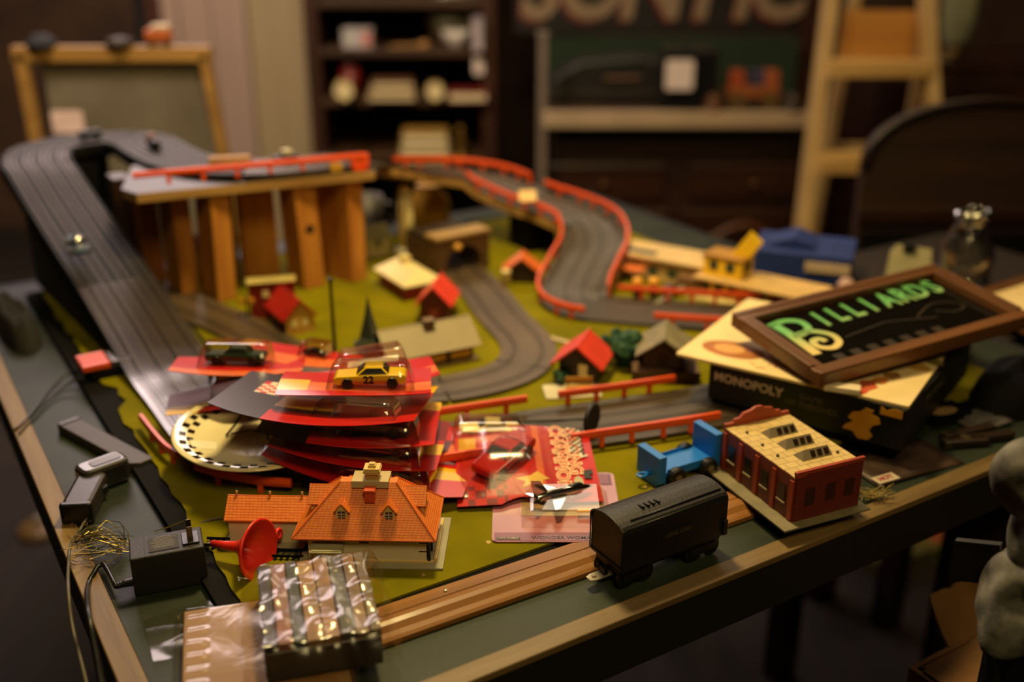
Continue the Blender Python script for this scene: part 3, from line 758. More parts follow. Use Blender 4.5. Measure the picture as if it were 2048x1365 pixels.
# ------------------------------------------------------------------ inner two-lane loop
inner_ctrl = [(.632, .835), (.625, .79), (.612, .72), (.598, .655), (.570, .561), (.552, .482), (.528, .434), (.486, .402), (.431, .396), (.376, .411), (.326, .455), (.292, .54), (.272, .68), (.238, .81), (.21, .92), (.20, .985)]
ipts = catmull([Vector((a, b, BH + .0002)) for a, b in inner_ctrl], .010)
ipath = [TB(*p) for p in ipts]
it = Thing('inner_track', 'brown two-lane slot track winding from the tunnel around the grey-roofed depot', 'race track', TB(.42, .5, BH), TR)
prof2, ms2 = track_profile(.066, (-.0165, .0165))
BRT = mat('brown_track_plastic', (94, 76, 56), .42, rgb2=(70, 57, 43), scale=10.0)
def inear(a, b): return min(range(len(ipts)), key=lambda i: (ipts[i].x - a) ** 2 + (ipts[i].y - b) ** 2)
ic = [0, inear(.605, .69), inear(.56, .52), inear(.50, .41), inear(.40, .402), inear(.31, .485), inear(.265, .71), len(ipts) - 1]
for a, b in zip(ic, ic[1:]):
    it.add('track_section', MB().sweep([p.copy() for p in ipath[a:b + 1]], prof2, ms2), [BRT, SLOTM, RAILM], world=True)
# pale border strips beside it
def strip(name, label, pts, w, h, m):
    path = [TB(*p) for p in catmull([Vector((*p, BH)) for p in pts], .008)]
    return single(name, label, 'strip', MB().sweep(path, [(-w / 2, 0), (-w / 2, h), (w / 2, h), (w / 2, 0)]), m)
PSTR = mat('pale_strip_plastic', (190, 168, 124), .4)
def pxab(px, py):
    w = W(px, py, BH); dx, dy = w.x - OX, w.y - OY
    return (dx * CA + dy * SA, -dx * SA + dy * CA)
strip('border_strip', 'pale curved plastic strip on the mat right of the brown track', [pxab(1028, 632), pxab(1050, 655), pxab(1085, 674), pxab(1140, 690)], .0075, .003, PSTR)
strip('border_strip', 'pale curved strip inside the bend of the brown track', [pxab(1006, 726), pxab(985, 746), pxab(930, 764), pxab(848, 780)], .006, .003, PSTR)
# ------------------------------------------------------------------ toy buildings of the layout
def house(name, label, loc, rz, w, d, h, rh, wall, roof, over=.004, hip=None, chim=None, wins=(), door=None, base=None, th=.002, cat='toy house', group=None, gable=None):
    "ridge along local x; w along the ridge, d across"
    t = Thing(name, label, cat, loc, rz, group=group)
    z0 = 0.0
    if base:
        t.add('base', MB().box((0, 0, .001), (w + base[0], d + base[0], .002)), base[1], bevel=.0004); z0 = .002
    if hip is None:
        pr = [(-d / 2, z0), (d / 2, z0), (d / 2, z0 + h), (0, z0 + h + rh), (-d / 2, z0 + h)]
        mb = MB(); mb.ext(pr, -w / 2, w / 2); mb.xf(RZ(-90))
        t.add('wall', mb, wall)
        if gable:
            for s in (-1, 1):
                g = MB(); g.ext([(p[0] * .985, p[1]) for p in pr], -.0004, .0004); g.xf(TT(s * (w / 2 + .0004), 0, 0) @ RZ(-90)); t.add('gable_end', g, gable)
        for s in (-1, 1):
            n = Vector((0, s * d / 2, -rh)); L = n.length; e = n / L
            up = Vector((0, -e.z * s, abs(e.y))); up = Vector((0, s * rh / L, d / 2 / L))
            A = Vector((0, 0, z0 + h + rh)) + up * .0002; B = A + e * (L + over)
            X = Vector((w / 2 + over, 0, 0))
            vs = [A - X, A + X, B + X, B - X]; vs += [p + up * th for p in vs]
            t.add('roof_slope', MB().add(vs, [(0, 1, 2, 3), (7, 6, 5, 4), (0, 4, 5, 1), (1, 5, 6, 2), (2, 6, 7, 3), (3, 7, 4, 0)]), roof)
        t.add('ridge_cap', MB().tube([(-w / 2 - over, 0, z0 + h + rh + th * .9), (w / 2 + over, 0, z0 + h + rh + th * .9)], th * .8, 6), roof)
    else:
        t.add('wall', MB().box((0, 0, z0 + h / 2), (w, d, h)), wall)
        x, y = w / 2 + over, d / 2 + over; rx, ry = hip
        z1, z2 = z0 + h, z0 + h + rh
        t.add('roof', MB().add([(-x, -y, z1), (x, -y, z1), (x, y, z1), (-x, y, z1), (-rx, -ry, z2), (rx, -ry, z2), (rx, ry, z2), (-rx, ry, z2), (-x, -y, z1 - th), (x, -y, z1 - th), (x, y, z1 - th), (-x, y, z1 - th)],
              [(0, 1, 5, 4), (1, 2, 6, 5), (2, 3, 7, 6), (3, 0, 4, 7), (4, 5, 6, 7), (8, 9, 1, 0), (9, 10, 2, 1), (10, 11, 3, 2), (11, 8, 0, 3), (11, 10, 9, 8)]), roof)
    if chim:
        cx, cy, cw, ch, cm = chim
        t.add('chimney', MB().box((cx, cy, z0 + h + rh * .4 + ch / 2), (cw, cw, ch + rh * .5)).box((cx, cy, z0 + h + rh * .65 + ch), (cw * 1.25, cw * 1.25, .002)), cm)
    for (fx, fy, fz, ww, wh, face, m) in wins:
        # face: 'F' -y wall, 'B' +y, 'L' -x gable, 'R' +x gable
        if face in 'FB':
            s = -1 if face == 'F' else 1
            t.add('window', MB().box((fx, s * (d / 2 + .0004), z0 + fz), (ww, .0012, wh)), m)
        else:
            s = -1 if face == 'L' else 1
            t.add('window', MB().box((s * (w / 2 + .0009), fy, z0 + fz), (.0012, ww, wh)), m)
    return t
CREAMP = mat('cream_toy_plastic', (232, 212, 150), .45, var=.06)
DARKWIN = mat('dark_window_plastic', (24, 22, 20), .3)
YELW = brickmat('yellow_stone_wall', (222, 170, 72), (204, 148, 58), (150, 104, 40), .008, .005, .0006, plane='SUM')
REDR = mat('red_toy_roof', (176, 36, 28), .42, var=.1)
REDW = mat('barn_red_plastic', (122, 24, 18), .45, var=.1)
KHAKI = mat('khaki_toy_roof', (170, 152, 84), .55)
DBR = mat('dark_brown_toy_plastic', (46, 30, 20), .5)
STG = TR + R(90)

c = W(604, 668, BH) + (TB(0, .034) - TB(0, 0))
house('toy_cottage', 'toy cottage with yellow stone gable and red roof before the pillars', c, STG, .062, .038, .022, .02, REDW, REDR, wins=[(0, -.006, .014, .007, .009, 'L', CREAMP), (0, .008, .014, .007, .009, 'L', CREAMP), (-.012, 0, .012, .01, .009, 'F', DARKWIN)], gable=YELW)
t = house('toy_barn', 'dark red toy barn with khaki roof edge behind the yellow-gabled cottage', W(548, 632, BH), R(14), .058, .016, .048, .003, REDW, KHAKI, over=.002, wins=[(-.008, 0, .034, .008, .009, 'F', CREAMP), (.010, 0, .037, .008, .009, 'F', CREAMP), (.024, 0, .018, .007, .010, 'F', CREAMP)])
t = Thing('crossing_signal', 'tiny yellow and black signal post left of the toy barn', 'signal', W(497, 640, BH))
t.add('post', MB().tube([(0, 0, 0), (0, 0, .03)], .0016, 8), BLACK)
for s in (-1, 1): t.add('lamp_board', MB().box((s * .006, -.001, .026), (.008, .003, .008)), mat('signal_yellow', (214, 150, 40), .4), bevel=.001)
house('depot', 'red toy depot with cream hipped roof and chimney', W(818, 578, BH), STG, .085, .05, .022, .016, mat('depot_red', (138, 20, 26), .45), CREAMP, over=.006, hip=(.030, .003), chim=(.010, 0, .011, .012, CREAMP), wins=[(-.02, 0, .011, .01, .012, 'F', DARKWIN), (.012, 0, .011, .01, .012, 'F', DARKWIN)], cat='toy depot')
house('signal_house', 'small toy house with bright pink-red roof beside the cream-roofed depot', W(876, 634, BH), R(82), .046, .038, .028, .02, mat('deep_maroon_plastic', (92, 24, 24), .5), mat('pink_red_roof', (226, 66, 54), .42), over=.006, wins=[(0, 0, .014, .012, .013, 'L', mat('maroon_window', (150, 60, 52), .4))])
t = Thing('toy_lighthouse', 'slim cream tapering tower in front of the far plywood beam', 'toy tower', W(814, 512, BH))
t.add('plinth', MB().lathe([(.019, 0), (.019, .010), (.016, .014), (.013, .016)], 20), mat('grey_plinth', (170, 164, 144), .5), smooth=False)
t.add('shaft', MB().lathe([(.0135, .016), (.0105, .097)], 20), CREAMP, smooth=True)
t.add('gallery', MB().lathe([(.0125, .095), (.0125, .0975)], 20), mat('grey_plinth', (170, 164, 144), .5))
t.add('lantern', MB().lathe([(.008, .0975), (.008, .106), (.0095, .107), (0, .113)], 16), CREAMP)
# stone tunnel
tn = Thing('tunnel_portal', 'brown stone tunnel portal with a dark arch over the track', 'toy tunnel', W(927, 546, BH) + (TB(0, .015) - TB(0, 0)), TR + R(4))
w2, hh = .045, .054
STONE = brickmat('brown_stone', (104, 72, 36), (86, 58, 28), (54, 36, 18), .012, .007, .0008, plane='SUM')
arch = [(.030 * math.cos(R(a)), .018 + .024 * math.sin(R(a))) for a in range(0, 181, 15)]
outl = [(-w2, 0), (-w2, hh), (w2, hh), (w2, 0), (.030, 0)] + arch + [(-.030, 0)]
mb = MB(); half = len(outl)
# wall built as a left pier, right pier and strips over the arch
mb.box(((-w2 - .030) / 2, 0, hh / 2), (w2 - .030, .03, hh)); mb.box(((w2 + .030) / 2, 0, hh / 2), (w2 - .030, .03, hh))
for (x0, z0), (x1, z1) in zip(arch, arch[1:]):
    mb.ext([(x1, z1), (x0, z0), (x0, hh), (x1, hh)], -.015, .015)
mb.ext([(-.030, .018), (-.030, .018), (-.0299, hh), (-.030, hh)], -.015, .015)
tn.add('stone_wall', mb, STONE)
tn.add('coping', MB().box((0, 0, hh + .003), (w2 * 2.08, .034, .006)), mat('tan_coping', (156, 124, 76), .6), bevel=.001)
tn.add('tunnel_roof', MB().box((0, .045, hh - .004), (w2 * 1.9, .06, .006)), DBR)
for s in (-1, 1): tn.add('side_wall', MB().box((s * (w2 - .004), .045, hh / 2 - .004), (.006, .06, hh - .01)), STONE)
tn.add('lamp', MB().lathe([(0, 0), (.005, .002), (.006, .006), (.004, .01), (0, .011)], 14, M=TT(-.012, -.018, .036)), mat('amber_lamp', (226, 164, 70), .35), smooth=True)
house('toy_shed', 'small brown toy shed with orange curved roof beside the raised track', W(1044, 560, BH), R(86), .03, .046, .018, .018, DBR, mat('orange_toy_roof', (222, 110, 46), .45), over=.005)
t = Thing('fuel_drum', 'cream upright drum in front of the orange-roofed shed', 'drum', W(1012, 572, BH))
t.add('drum', MB().lathe([(.0065, 0), (.0065, .02), (.007, .021), (.0065, .023), (0, .024)], 16), CREAMP, smooth=True)
t.add('band', MB().lathe([(.0068, .011), (.0068, .013)], 16), mat('drum_band', (176, 150, 96), .4))
# long grey-roofed depot
el, er = W(765, 729, .028), W(975, 689, .028)
dirv = (er - el); rz = math.atan2(dirv.y, dirv.x); ln = dirv.length
nrm = Vector((-math.sin(rz), math.cos(rz), 0))
c = (el + er) / 2 + nrm * .034; c.z = TZ + BH
GREYR = mat('putty_grey_roof', (150, 136, 104), .6, var=.06)
gd = house('freight_depot', 'long toy freight depot with putty-grey roof and brown walls', c, rz, ln - .03, .052, .021, .020, mat('umber_plastic', (62, 40, 22), .5), GREYR, over=.008, chim=(.004, -.004, .011, .014, mat('taupe_chimney', (112, 84, 52), .6)),
      wins=[(-.036, 0, .011, .030, .013, 'F', mat('amber_panel', (196, 138, 44), .5)), (.000, 0, .011, .030, .013, 'F', mat('amber_panel', (196, 138, 44), .5)), (.034, 0, .011, .026, .013, 'F', mat('amber_panel', (196, 138, 44), .5))], base=(.012, mat('tan_platform', (170, 140, 82), .6)), cat='toy depot')
for x in (-.018, .018): gd.add('pilaster', MB().box((x, -.0275, .012), (.005, .003, .02)), DBR)
# church with a dark spire, mostly behind the blister packs
t = Thing('toy_church', 'grey-green pointed spire rising behind the blister packs', 'toy church', W(742, 728, BH), R(20))
SPIRE = mat('grey_green_spire', (66, 70, 58), .45)
t.add('tower', MB().box((0, 0, .012), (.026, .026, .024)), mat('pale_grey_green', (116, 120, 98), .5), bevel=.0006)
t.add('spire', MB().lathe([(.021, .024), (.012, .034), (.0045, .062), (0, .086)], 4), SPIRE)
t.add('eave', MB().box((0, 0, .0245), (.031, .031, .002)), SPIRE)
t = Thing('toy_pole', 'thin black pole standing left of the spire', 'pole', W(671, 718, BH))
t.add('shaft', MB().tube([(0, 0, .002), (0, 0, .098)], [.0024, .0018], 8), BLACK)
t.add('foot', MB().lathe([(.007, 0), (.006, .0025), (0, .003)], 12), BLACK)
t.add('cap', MB().lathe([(.0028, .096), (.0028, .1), (0, .101)], 10), BLACK)
# red-roofed chalet, slab and bench
house('toy_chalet', 'dark toy chalet with bright red roof in the middle of the board', W(1164, 752, BH), R(72), .04, .044, .026, .018, DBR, mat('bright_red_roof', (210, 62, 46), .42, var=.12, scale=80), over=.009,
      wins=[(0, -.006, .016, .010, .014, 'L', CREAMP), (0, .014, .012, .012, .018, 'L', DARKWIN)], chim=None)
single('paving_slab', 'pale grey slab in front of the red-roofed chalet', 'slab', MB().prism(rounded(.062, .036, .003), 0, .0022), mat('pale_concrete', (196, 186, 156), .6), W(1144, 785, BH), rz=R(6), bevel=.0004)
bn = Thing('toy_bench', 'tan plank bench on the pale slab before the chalet', 'bench', W(1158, 783, BH + .0024), R(4))
TANP = mat('tan_bench_plastic', (188, 136, 52), .5)
bn.add('seat_plank', MB().box((0, -.004, .007), (.030, .006, .0016)), TANP)
for z in (.011, .0145): bn.add('back_plank', MB().box((0, .003, z), (.030, .0016, .0026)), TANP)
for x in (-.012, .012): bn.add('leg', MB().box((x, -.001, .0035), (.002, .009, .007)).box((x, .0045, .008), (.002, .0015, .016)), DBR)
# grey-roofed chalet on a plank base
cc = W(1322, 752, BH)
house('stone_chalet', 'dark toy chalet with grey stone roof beside the cream game board', cc + Vector((.004, .010, .014)), R(80), .046, .046, .02, .016, DBR, mat('grey_stone_roof', (142, 130, 100), .7, rgb2=(104, 96, 76), scale=90, bump=.5, bscale=200), over=.009, wins=[(0, 0, .012, .012, .012, 'L', DARKWIN)])
pb = Thing('plank_base', 'brown plank-sided base under the grey-roofed chalet', 'base', cc + Vector((.004, .006, 0)), R(-3))
for k in range(3): pb.add('plank', MB().box((0, -.027 + .0005, .0024 + k * .0046), (.076, .0022, .0042)), mat('brown_plank', (84, 56, 42), .6))
pb.add('deck', MB().box((0, 0, .0068), (.074, .052, .0134)), mat('mauve_deck', (104, 76, 62), .6))
# tree
def tree(label, loc, r, seed):
    t = Thing('toy_tree', label, 'toy tree', loc)
    t.add('trunk', MB().tube([(0, 0, 0), (0, 0, r * .8)], r * .13, 7), DBR)
    random.seed(seed); mb = MB()
    for k in range(16):
        p = Vector((random.gauss(0, .38), random.gauss(0, .38), random.uniform(.5, 1.5))) * r
        s = r * random.uniform(.3, .5); st = len(mb.v)
        mb.lathe([(0, -s), (s * .7, -s * .7), (s, 0), (s * .72, s * .68), (0, s)], 8, M=TT(p) @ Matrix.Rotation(random.random() * 3, 4, (random.random(), random.random(), 1)))
        for i in range(st, len(mb.v)): mb.v[i] += Vector((random.uniform(-1, 1), random.uniform(-1, 1), random.uniform(-1, 1))) * s * .16
    t.add('foliage', mb, mat('dark_green_foliage', (18, 74, 40), .7, rgb2=(12, 46, 28), scale=60))
tree('dark green toy tree behind the red-roofed chalet', W(1238, 732, BH), .025, 1)
tree('smaller dark green toy tree against the grey-roofed chalet', W(1268, 726, BH), .020, 2)
# small dark green shrub by the chalet wall
tree('tiny green shrub at the left wall of the red-roofed chalet', W(1121, 770, BH), .009, 4)
# yellow filling station with tilted sign
fl, fr = W(1392, 592, BH), W(1530, 622, BH)
d = fr - fl; rz = math.atan2(d.y, d.x); n = Vector((-math.sin(rz), math.cos(rz), 0))
YEL = mat('yellow_toy_plastic', (250, 206, 44), .42, var=.06)
GLS = mat('teal_window', (56, 74, 66), .25)
fs = Thing('filling_station', 'yellow two-storey toy building with a tilted yellow roof panel', 'toy building', (fl + fr) / 2 + n * .03, rz)
L = d.length
fs.add('lower_storey', MB().box((0, .0, .013), (L, .05, .026)), YEL, bevel=.0006)
fs.add('base', MB().box((0, -.006, .0015), (L + .02, .075, .003)), CREAMP)
for k in range(5): fs.add('window', MB().box((-L / 2 + L * (k + .5) / 5, -.0256, .0145), (L / 5 - .006, .0012, .014)), GLS)
fs.add('flat_roof', MB().box((.030, .0, .0275), (L + .07, .07, .003)), mat('buff_flat_roof', (206, 168, 104), .6), bevel=.0006)
fs.add('upper_storey', MB().box((-.022, .004, .042), (L * .55, .04, .026)), YEL, bevel=.0006)
for k in (-1, 1): fs.add('window', MB().box((-.022 + k * .012, -.0166, .044), (.012, .0012, .012)), GLS)
fs.add('window', MB().box((-.022 + L * .275 + .0003, .004, .043), (.0012, .02, .015)), mat('dark_olive_window', (78, 64, 24), .3))
fs.add('upper_roof', MB().box((-.022, .004, .0562), (L * .58, .044, .0024)), mat('ochre_roof', (170, 122, 44), .6))
fs.add('sign_panel', MB().box((0, 0, .014), (.022, .003, .044)).xf(TT(-.004, .004, .058) @ RY(35)), YEL, bevel=.0005)
# cream motel behind, with blue strip and orange canopy
mt = Thing('toy_motel', 'long cream toy building with a dark blue roof strip behind the orange rail', 'toy building', W(1345, 556, BH), R(-33))
mt.add('block', MB().box((0, 0, .015), (.15, .05, .03)), mat('buff_plastic', (206, 172, 116), .55), bevel=.0006)
mt.add('roof', MB().box((0, .004, .0325), (.17, .07, .004)), mat('pale_buff_roof', (216, 184, 130), .55), bevel=.0006)
mt.add('blue_strip', MB().box((-.045, -.012, .0355), (.045, .012, .002)), mat('dark_blue_strip', (34, 62, 84), .4))
mt.add('canopy', MB().box((-.05, -.042, .018), (.048, .022, .003)), mat('orange_canopy', (224, 120, 66), .5))
mt.add('wing', MB().box((.05, -.038, .011), (.038, .03, .022)), mat('brown_wing', (112, 78, 42), .6))
for k in range(3): mt.add('window', MB().box((-.05 + k * .03, -.0256, .015), (.014, .0012, .012)), GLS)
for k, px in enumerate((1274, 1306)):
    t = Thing('fuel_pump', ['left toy fuel pump with amber globe before the cream building', 'right toy fuel pump with amber globe before the cream building'][k], 'fuel pump', W(px, 596, BH))
    t.add('body', MB().box((0, 0, .008), (.011, .009, .016)), DBR, bevel=.0006)
    t.add('globe', MB().lathe([(.002, .016), (.0065, .019), (.008, .0235), (.0055, .028), (0, .0295)], 14), mat('amber_globe', (240, 170, 46), .35), smooth=True)
t = Thing('toy_car', 'dark toy car parked right of the fuel pumps', 'toy car', W(1345, 588, BH), R(20))
t.add('body', MB().ext([(-.018, .003), (.018, .003), (.018, .008), (.009, .009), (.005, .014), (-.008, .014), (-.012, .009), (-.018, .008)], -.007, .007), mat('brown_car_paint', (54, 34, 28), .35), bevel=.0008)
for x in (-.011, .011): t.add('wheel', MB().lathe([(0, -.0075), (.0034, -.0075), (.0034, .0075), (0, .0075)], 12, M=TT(x, 0, .0034) @ RX(90)), BLACK)
t = Thing('grey_ramp', 'pale grey plastic plank lying across the mat beside the yellow building', 'plank', W(1348, 590, BH), 0)
a_, b_ = W(1312, 608, BH + .004), W(1384, 562, BH + .012)
t.add('plank', bar(MB(), a_, b_, .010, .0022, side=Vector((1, .4, 0))), mat('pale_grey_plastic', (150, 146, 134), .5), world=True)
t.add('support', MB().box((b_ + a_) / 2 - Vector((0, 0, .0045)), (.004, .004, .006)), BLACK, world=True)
# white flag-like tag pinned on the far bend
t = Thing('paper_tag', 'cream paper tag stuck on the orange rail of the far bend', 'tag', W(1055, 392, .105), R(10))
t.add('sheet', MB().prism(rounded(.026, .018, .003), 0, .0012).xf(RX(50)), mat('cream_tag', (240, 200, 140), .6))
t.add('pin', MB().tube([(0, 0, -.004), (0, 0, .004)], .0012, 6), STEEL)
# scenery seen under the bridge and the far beam
for k, (px, py, c_, lab) in enumerate(((745, 520, (196, 180, 128), 'pale cream toy building behind the right pillar'), (405, 560, (206, 176, 120), 'tall cream toy house seen between the left pillars'), (505, 545, (190, 168, 128), 'cream and green toy house seen between the middle pillars'))):
    house('background_house', lab, W(px, py, BH) + Vector((0, .03, 0)), R(30 + 20 * k), .036, .03, .045 if k else .03, .014, mat('bg_house_%d' % k, c_, .5), mat('bg_roof_%d' % k, ((150, 146, 110), (130, 40, 30), (196, 130, 100))[k], .5), wins=[(0, 0, .02, .008, .01, 'F', mat('bg_green_win', (70, 92, 56), .4))])
t = Thing('dull_gold_vase', 'rounded dull gold jar seen under the far plywood beam', 'jar', Q(868, 470, 2.05))
t.add('body', MB().lathe([(.026, 0), (.034, .012), (.037, .035), (.033, .055), (.018, .068), (.019, .072)], 24), mat('dull_gold_glaze', (186, 136, 36), .45), smooth=True)
t.add('rim', MB().lathe([(.019, .072), (.021, .075), (.017, .076)], 24), mat('dull_gold_glaze', (186, 136, 36), .45), smooth=True)
t.o.location.z = TZ + .0005
t.o.location = TB(.700, 1.012, .0005)
t = Thing('grey_mug', 'grey-blue mug seen under the far plywood beam', 'mug', TB(.590, 1.02, .0005))
t.add('body', MB().lathe([(.026, 0), (.028, .004), (.028, .07), (.025, .07), (.024, .008), (0, .006)], 22), mat('grey_blue_glaze', (64, 60, 60), .5), smooth=True)
t.add('handle', MB().tube([(.027, 0, .06), (.042, 0, .055), (.045, 0, .036), (.038, 0, .02), (.027, 0, .016)], .004, 8), mat('grey_blue_glaze', (64, 60, 60), .5), smooth=True)
t = Thing('dull_gold_vase', 'dark gold small jar half hidden by the right pillar', 'jar', TB(.545, 1.01, .0005))
t.add('body', MB().lathe([(.02, 0), (.03, .015), (.034, .04), (.026, .07), (.018, .09), (.02, .095)], 20), mat('dark_gold_glaze', (104, 74, 22), .4), smooth=True)
t.add('rim', MB().lathe([(.02, .095), (.023, .098), (.019, .1)], 20), mat('dark_gold_glaze', (104, 74, 22), .4), smooth=True)
# ------------------------------------------------------------------ orange-roofed station (in focus)
ORR = brickmat('orange_shingles', (238, 134, 54), (228, 120, 44), (178, 78, 22), .0034, .0015, .00016, rough=.5, bump=.8, plane='SUM', dist=.0003)
OPL = mat('orange_roof_plastic', (232, 114, 48), .45, var=.08, scale=200)
SWH = mat('station_white_plastic', (206, 190, 166), .5, var=.05)
SGR = mat('station_grey_plastic', (150, 142, 118), .55, var=.08)
SBG = mat('station_cream_trim', (214, 184, 120), .5)
PANE = mat('dusky_pane', (74, 40, 44), .3)
st = Thing('station', 'toy station with bright orange shingled roof, dormers and white walls', 'toy station', Vector((-.117, .761, TZ + BH)), R(-2))
EX, EY, EZ, RZ_ = .0575, .034, .0268, .0625
st.add('base_plate', MB().box((.004, .004, .001), (.118, .078, .002)), SGR, bevel=.0004)
st.add('base_kerb', MB().box((.056, .006, .0035), (.0025, .062, .003)).box((.030, -.0265, .0028), (.05, .0015, .0016)), SBG)
st.add('front_wall', MB().box((.002, -.0255, .0143), (.094, .002, .0246)), SWH)
st.add('back_wall', MB().box((.002, .0255, .0143), (.094, .002, .0246)), SWH)
st.add('left_wall', MB().box((-.046, 0, .0143), (.002, .05, .0246)), SWH)
st.add('right_wall', MB().box((.040, 0, .0143), (.002, .05, .0246)), SWH)
rl, rr = -.022, .024
st.add('main_roof', MB().add([(-EX, -EY, EZ), (EX, -EY, EZ), (EX, EY, EZ), (-EX, EY, EZ), (rl, -.004, RZ_), (rr, -.004, RZ_), (rr, .004, RZ_), (rl, .004, RZ_),
       (-EX, -EY, EZ - .0012), (EX, -EY, EZ - .0012), (EX, EY, EZ - .0012), (-EX, EY, EZ - .0012)],
      [(0, 1, 5, 4), (1, 2, 6, 5), (2, 3, 7, 6), (3, 0, 4, 7), (4, 5, 6, 7), (8, 9, 1, 0), (9, 10, 2, 1), (10, 11, 3, 2), (11, 8, 0, 3), (11, 10, 9, 8)]), ORR)
for p, q in (((-EX, -EY, EZ), (rl, -.004, RZ_)), ((EX, -EY, EZ), (rr, -.004, RZ_)), ((-EX, EY, EZ), (rl, .004, RZ_)), ((EX, EY, EZ), (rr, .004, RZ_))):
    st.add('hip_ridge', MB().tube([p, q], .00085, 6), OPL)
st.add('eave_trim', MB().tube([(-EX, -EY, EZ - .0004), (EX, -EY, EZ - .0004), (EX, EY, EZ - .0004), (-EX, EY, EZ - .0004)], .0007, 6, closed=True), OPL)
def dormer(x, y, z, w, wh, gh, dep, sgn=-1):
    "gabled dormer facing -y (sgn -1) or +y"
    pr = [(-w / 2, 0), (w / 2, 0), (w / 2, wh), (0, wh + gh), (-w / 2, wh)]
    M = TT(x, y, z) @ (Matrix.Identity(4) if sgn < 0 else RZ(180))
    d = st.add('dormer', MB().ext(pr, 0, dep).xf(M), SBG)
    for s in (-1, 1):
        A = Vector((0, 0, wh + gh + .0002)); B = Vector((s * (w / 2 + .0014), 0, wh - .0014 * gh / (w / 2)))
        vs = [A + Vector((0, -.0014, 0)), A + Vector((0, dep, 0)), B + Vector((0, dep, 0)), B + Vector((0, -.0014, 0))]
        up = Vector((s * gh, 0, w / 2)).normalized() * .0009
        vs += [v + up for v in vs]
        st.add('dormer_roof', MB().add(vs, [(0, 1, 2, 3), (7, 6, 5, 4), (0, 4, 5, 1), (1, 5, 6, 2), (2, 6, 7, 3), (3, 7, 4, 0)]).xf(M), ORR, parent=d)
    st.add('dormer_window', MB().box((0, -.0003, wh * .52), (w * .62, .0012, wh * .8)).xf(M), PANE, parent=d)
    st.add('glazing_bar', MB().box((0, -.001, wh * .52), (.0005, .0008, wh * .8)).box((0, -.001, wh * .42), (w * .62, .0008, .0005)).box((0, -.001, wh * .70), (w * .62, .0008, .0005)).xf(M), SWH, parent=d)
for x in (-.0185, .0195):
    dormer(x, -.0225, .0375, .0092, .0088, .0058, .018)
    dormer(x, .0225, .0375, .0092, .0088, .0058, .018, 1)
# gabled side wings
for s in (-1, 1):
    x0, x1 = s * .046, s * .018
    w = .020
    pr = [(-w / 2, .036), (w / 2, .036), (w / 2, .047), (0, .0565), (-w / 2, .047)]
    wl = st.add('side_gable', MB().ext(pr, min(-s * x0, -s * x1), max(-s * x0, -s * x1)).xf(RZ(90) if s > 0 else RZ(-90)), SBG)
    for q in (-1, 1):
        A = Vector((0, 0, .0568)); B = Vector((0, q * (w / 2 + .002), .0448))
        xa, xb = s * .0478, s * .016
        vs = [A + Vector((xa, 0, 0)), A + Vector((xb, 0, 0)), B + Vector((xb, 0, 0)), B + Vector((xa, 0, 0))]
        vs += [v + Vector((0, q * .0004, .0009)) for v in vs]
        st.add('gable_roof', MB().add(vs, [(0, 1, 2, 3), (7, 6, 5, 4), (0, 4, 5, 1), (1, 5, 6, 2), (2, 6, 7, 3), (3, 7, 4, 0)]), ORR, parent=wl)
    st.add('gable_window', MB().box((s * .0462, 0, .0435), (.0012, .010, .007)), PANE, parent=wl)
st.add('roof_platform', MB().box((.003, 0, .0625), (.030, .018, .0062)), mat('putty_plastic', (190, 170, 128), .55), bevel=.0003)
ch = st.add('chimney', MB().box((.0045, -.002, .0685), (.0105, .009, .0075)), mat('tan_chimney_plastic', (186, 140, 78), .5))
for k, (ww, z) in enumerate(((.0128, .0715), (.0138, .0733), (.0128, .0751))): st.add('chimney_course', MB().box((.0045, -.002, z), (ww, ww * .86, .0014)), mat('cream_course', (214, 180, 108), .5), parent=ch)
st.add('chimney_pot', MB().box((.0045, -.002, .0768), (.0062, .0054, .0022)).box((.0045, -.002, .0782), (.0045, .0038, .0016)), mat('cream_course', (214, 180, 108), .5), parent=ch, bevel=.0003)
st.add('roof_vent', MB().box((.0035, -.0135, .0555), (.008, .007, .010)).ext([(-.0015, .0598), (.0085, .0598), (.0085, .0612), (.0072, .0622), (-.0002, .0622), (-.0015, .0612)], -.018, -.0095), mat('orange_red_vent', (204, 74, 30), .45), bevel=.0004)
for k in range(6): st.add('transom_window', MB().box((.008 + k * .0062, -.0268, .0228), (.0052, .0012, .0042)), PANE)
st.add('small_window', MB().box((-.001, -.0268, .0215), (.0075, .0012, .0052)), PANE)
st.add('bay', MB().box((-.030, -.0305, .0095), (.022, .010, .015)), SWH)
st.add('bay_roof', MB().box((-.030, -.0325, .0178), (.0262, .0165, .0014)).box((-.030, -.0325, .0188), (.0235, .0138, .0008)), mat('grey_bay_roof', (156, 148, 118), .6), bevel=.0003)
for y in (-.026, -.009, .009, .026):
    st.add('porch_post', MB().box((.051, y, .0135), (.0024, .0024, .023)), BLACK)
st.add('porch_screen', MB().box((.0435, -.017, .0125), (.0012, .015, .019)).box((.047, -.026, .020), (.008, .0012, .0012)).box((.047, -.026, .012), (.008, .0012, .0012)), BLACK)
st.add('luggage_crate', MB().box((.047, -.014, .007), (.006, .012, .010)), mat('dark_crate', (34, 26, 18), .6), bevel=.0003)
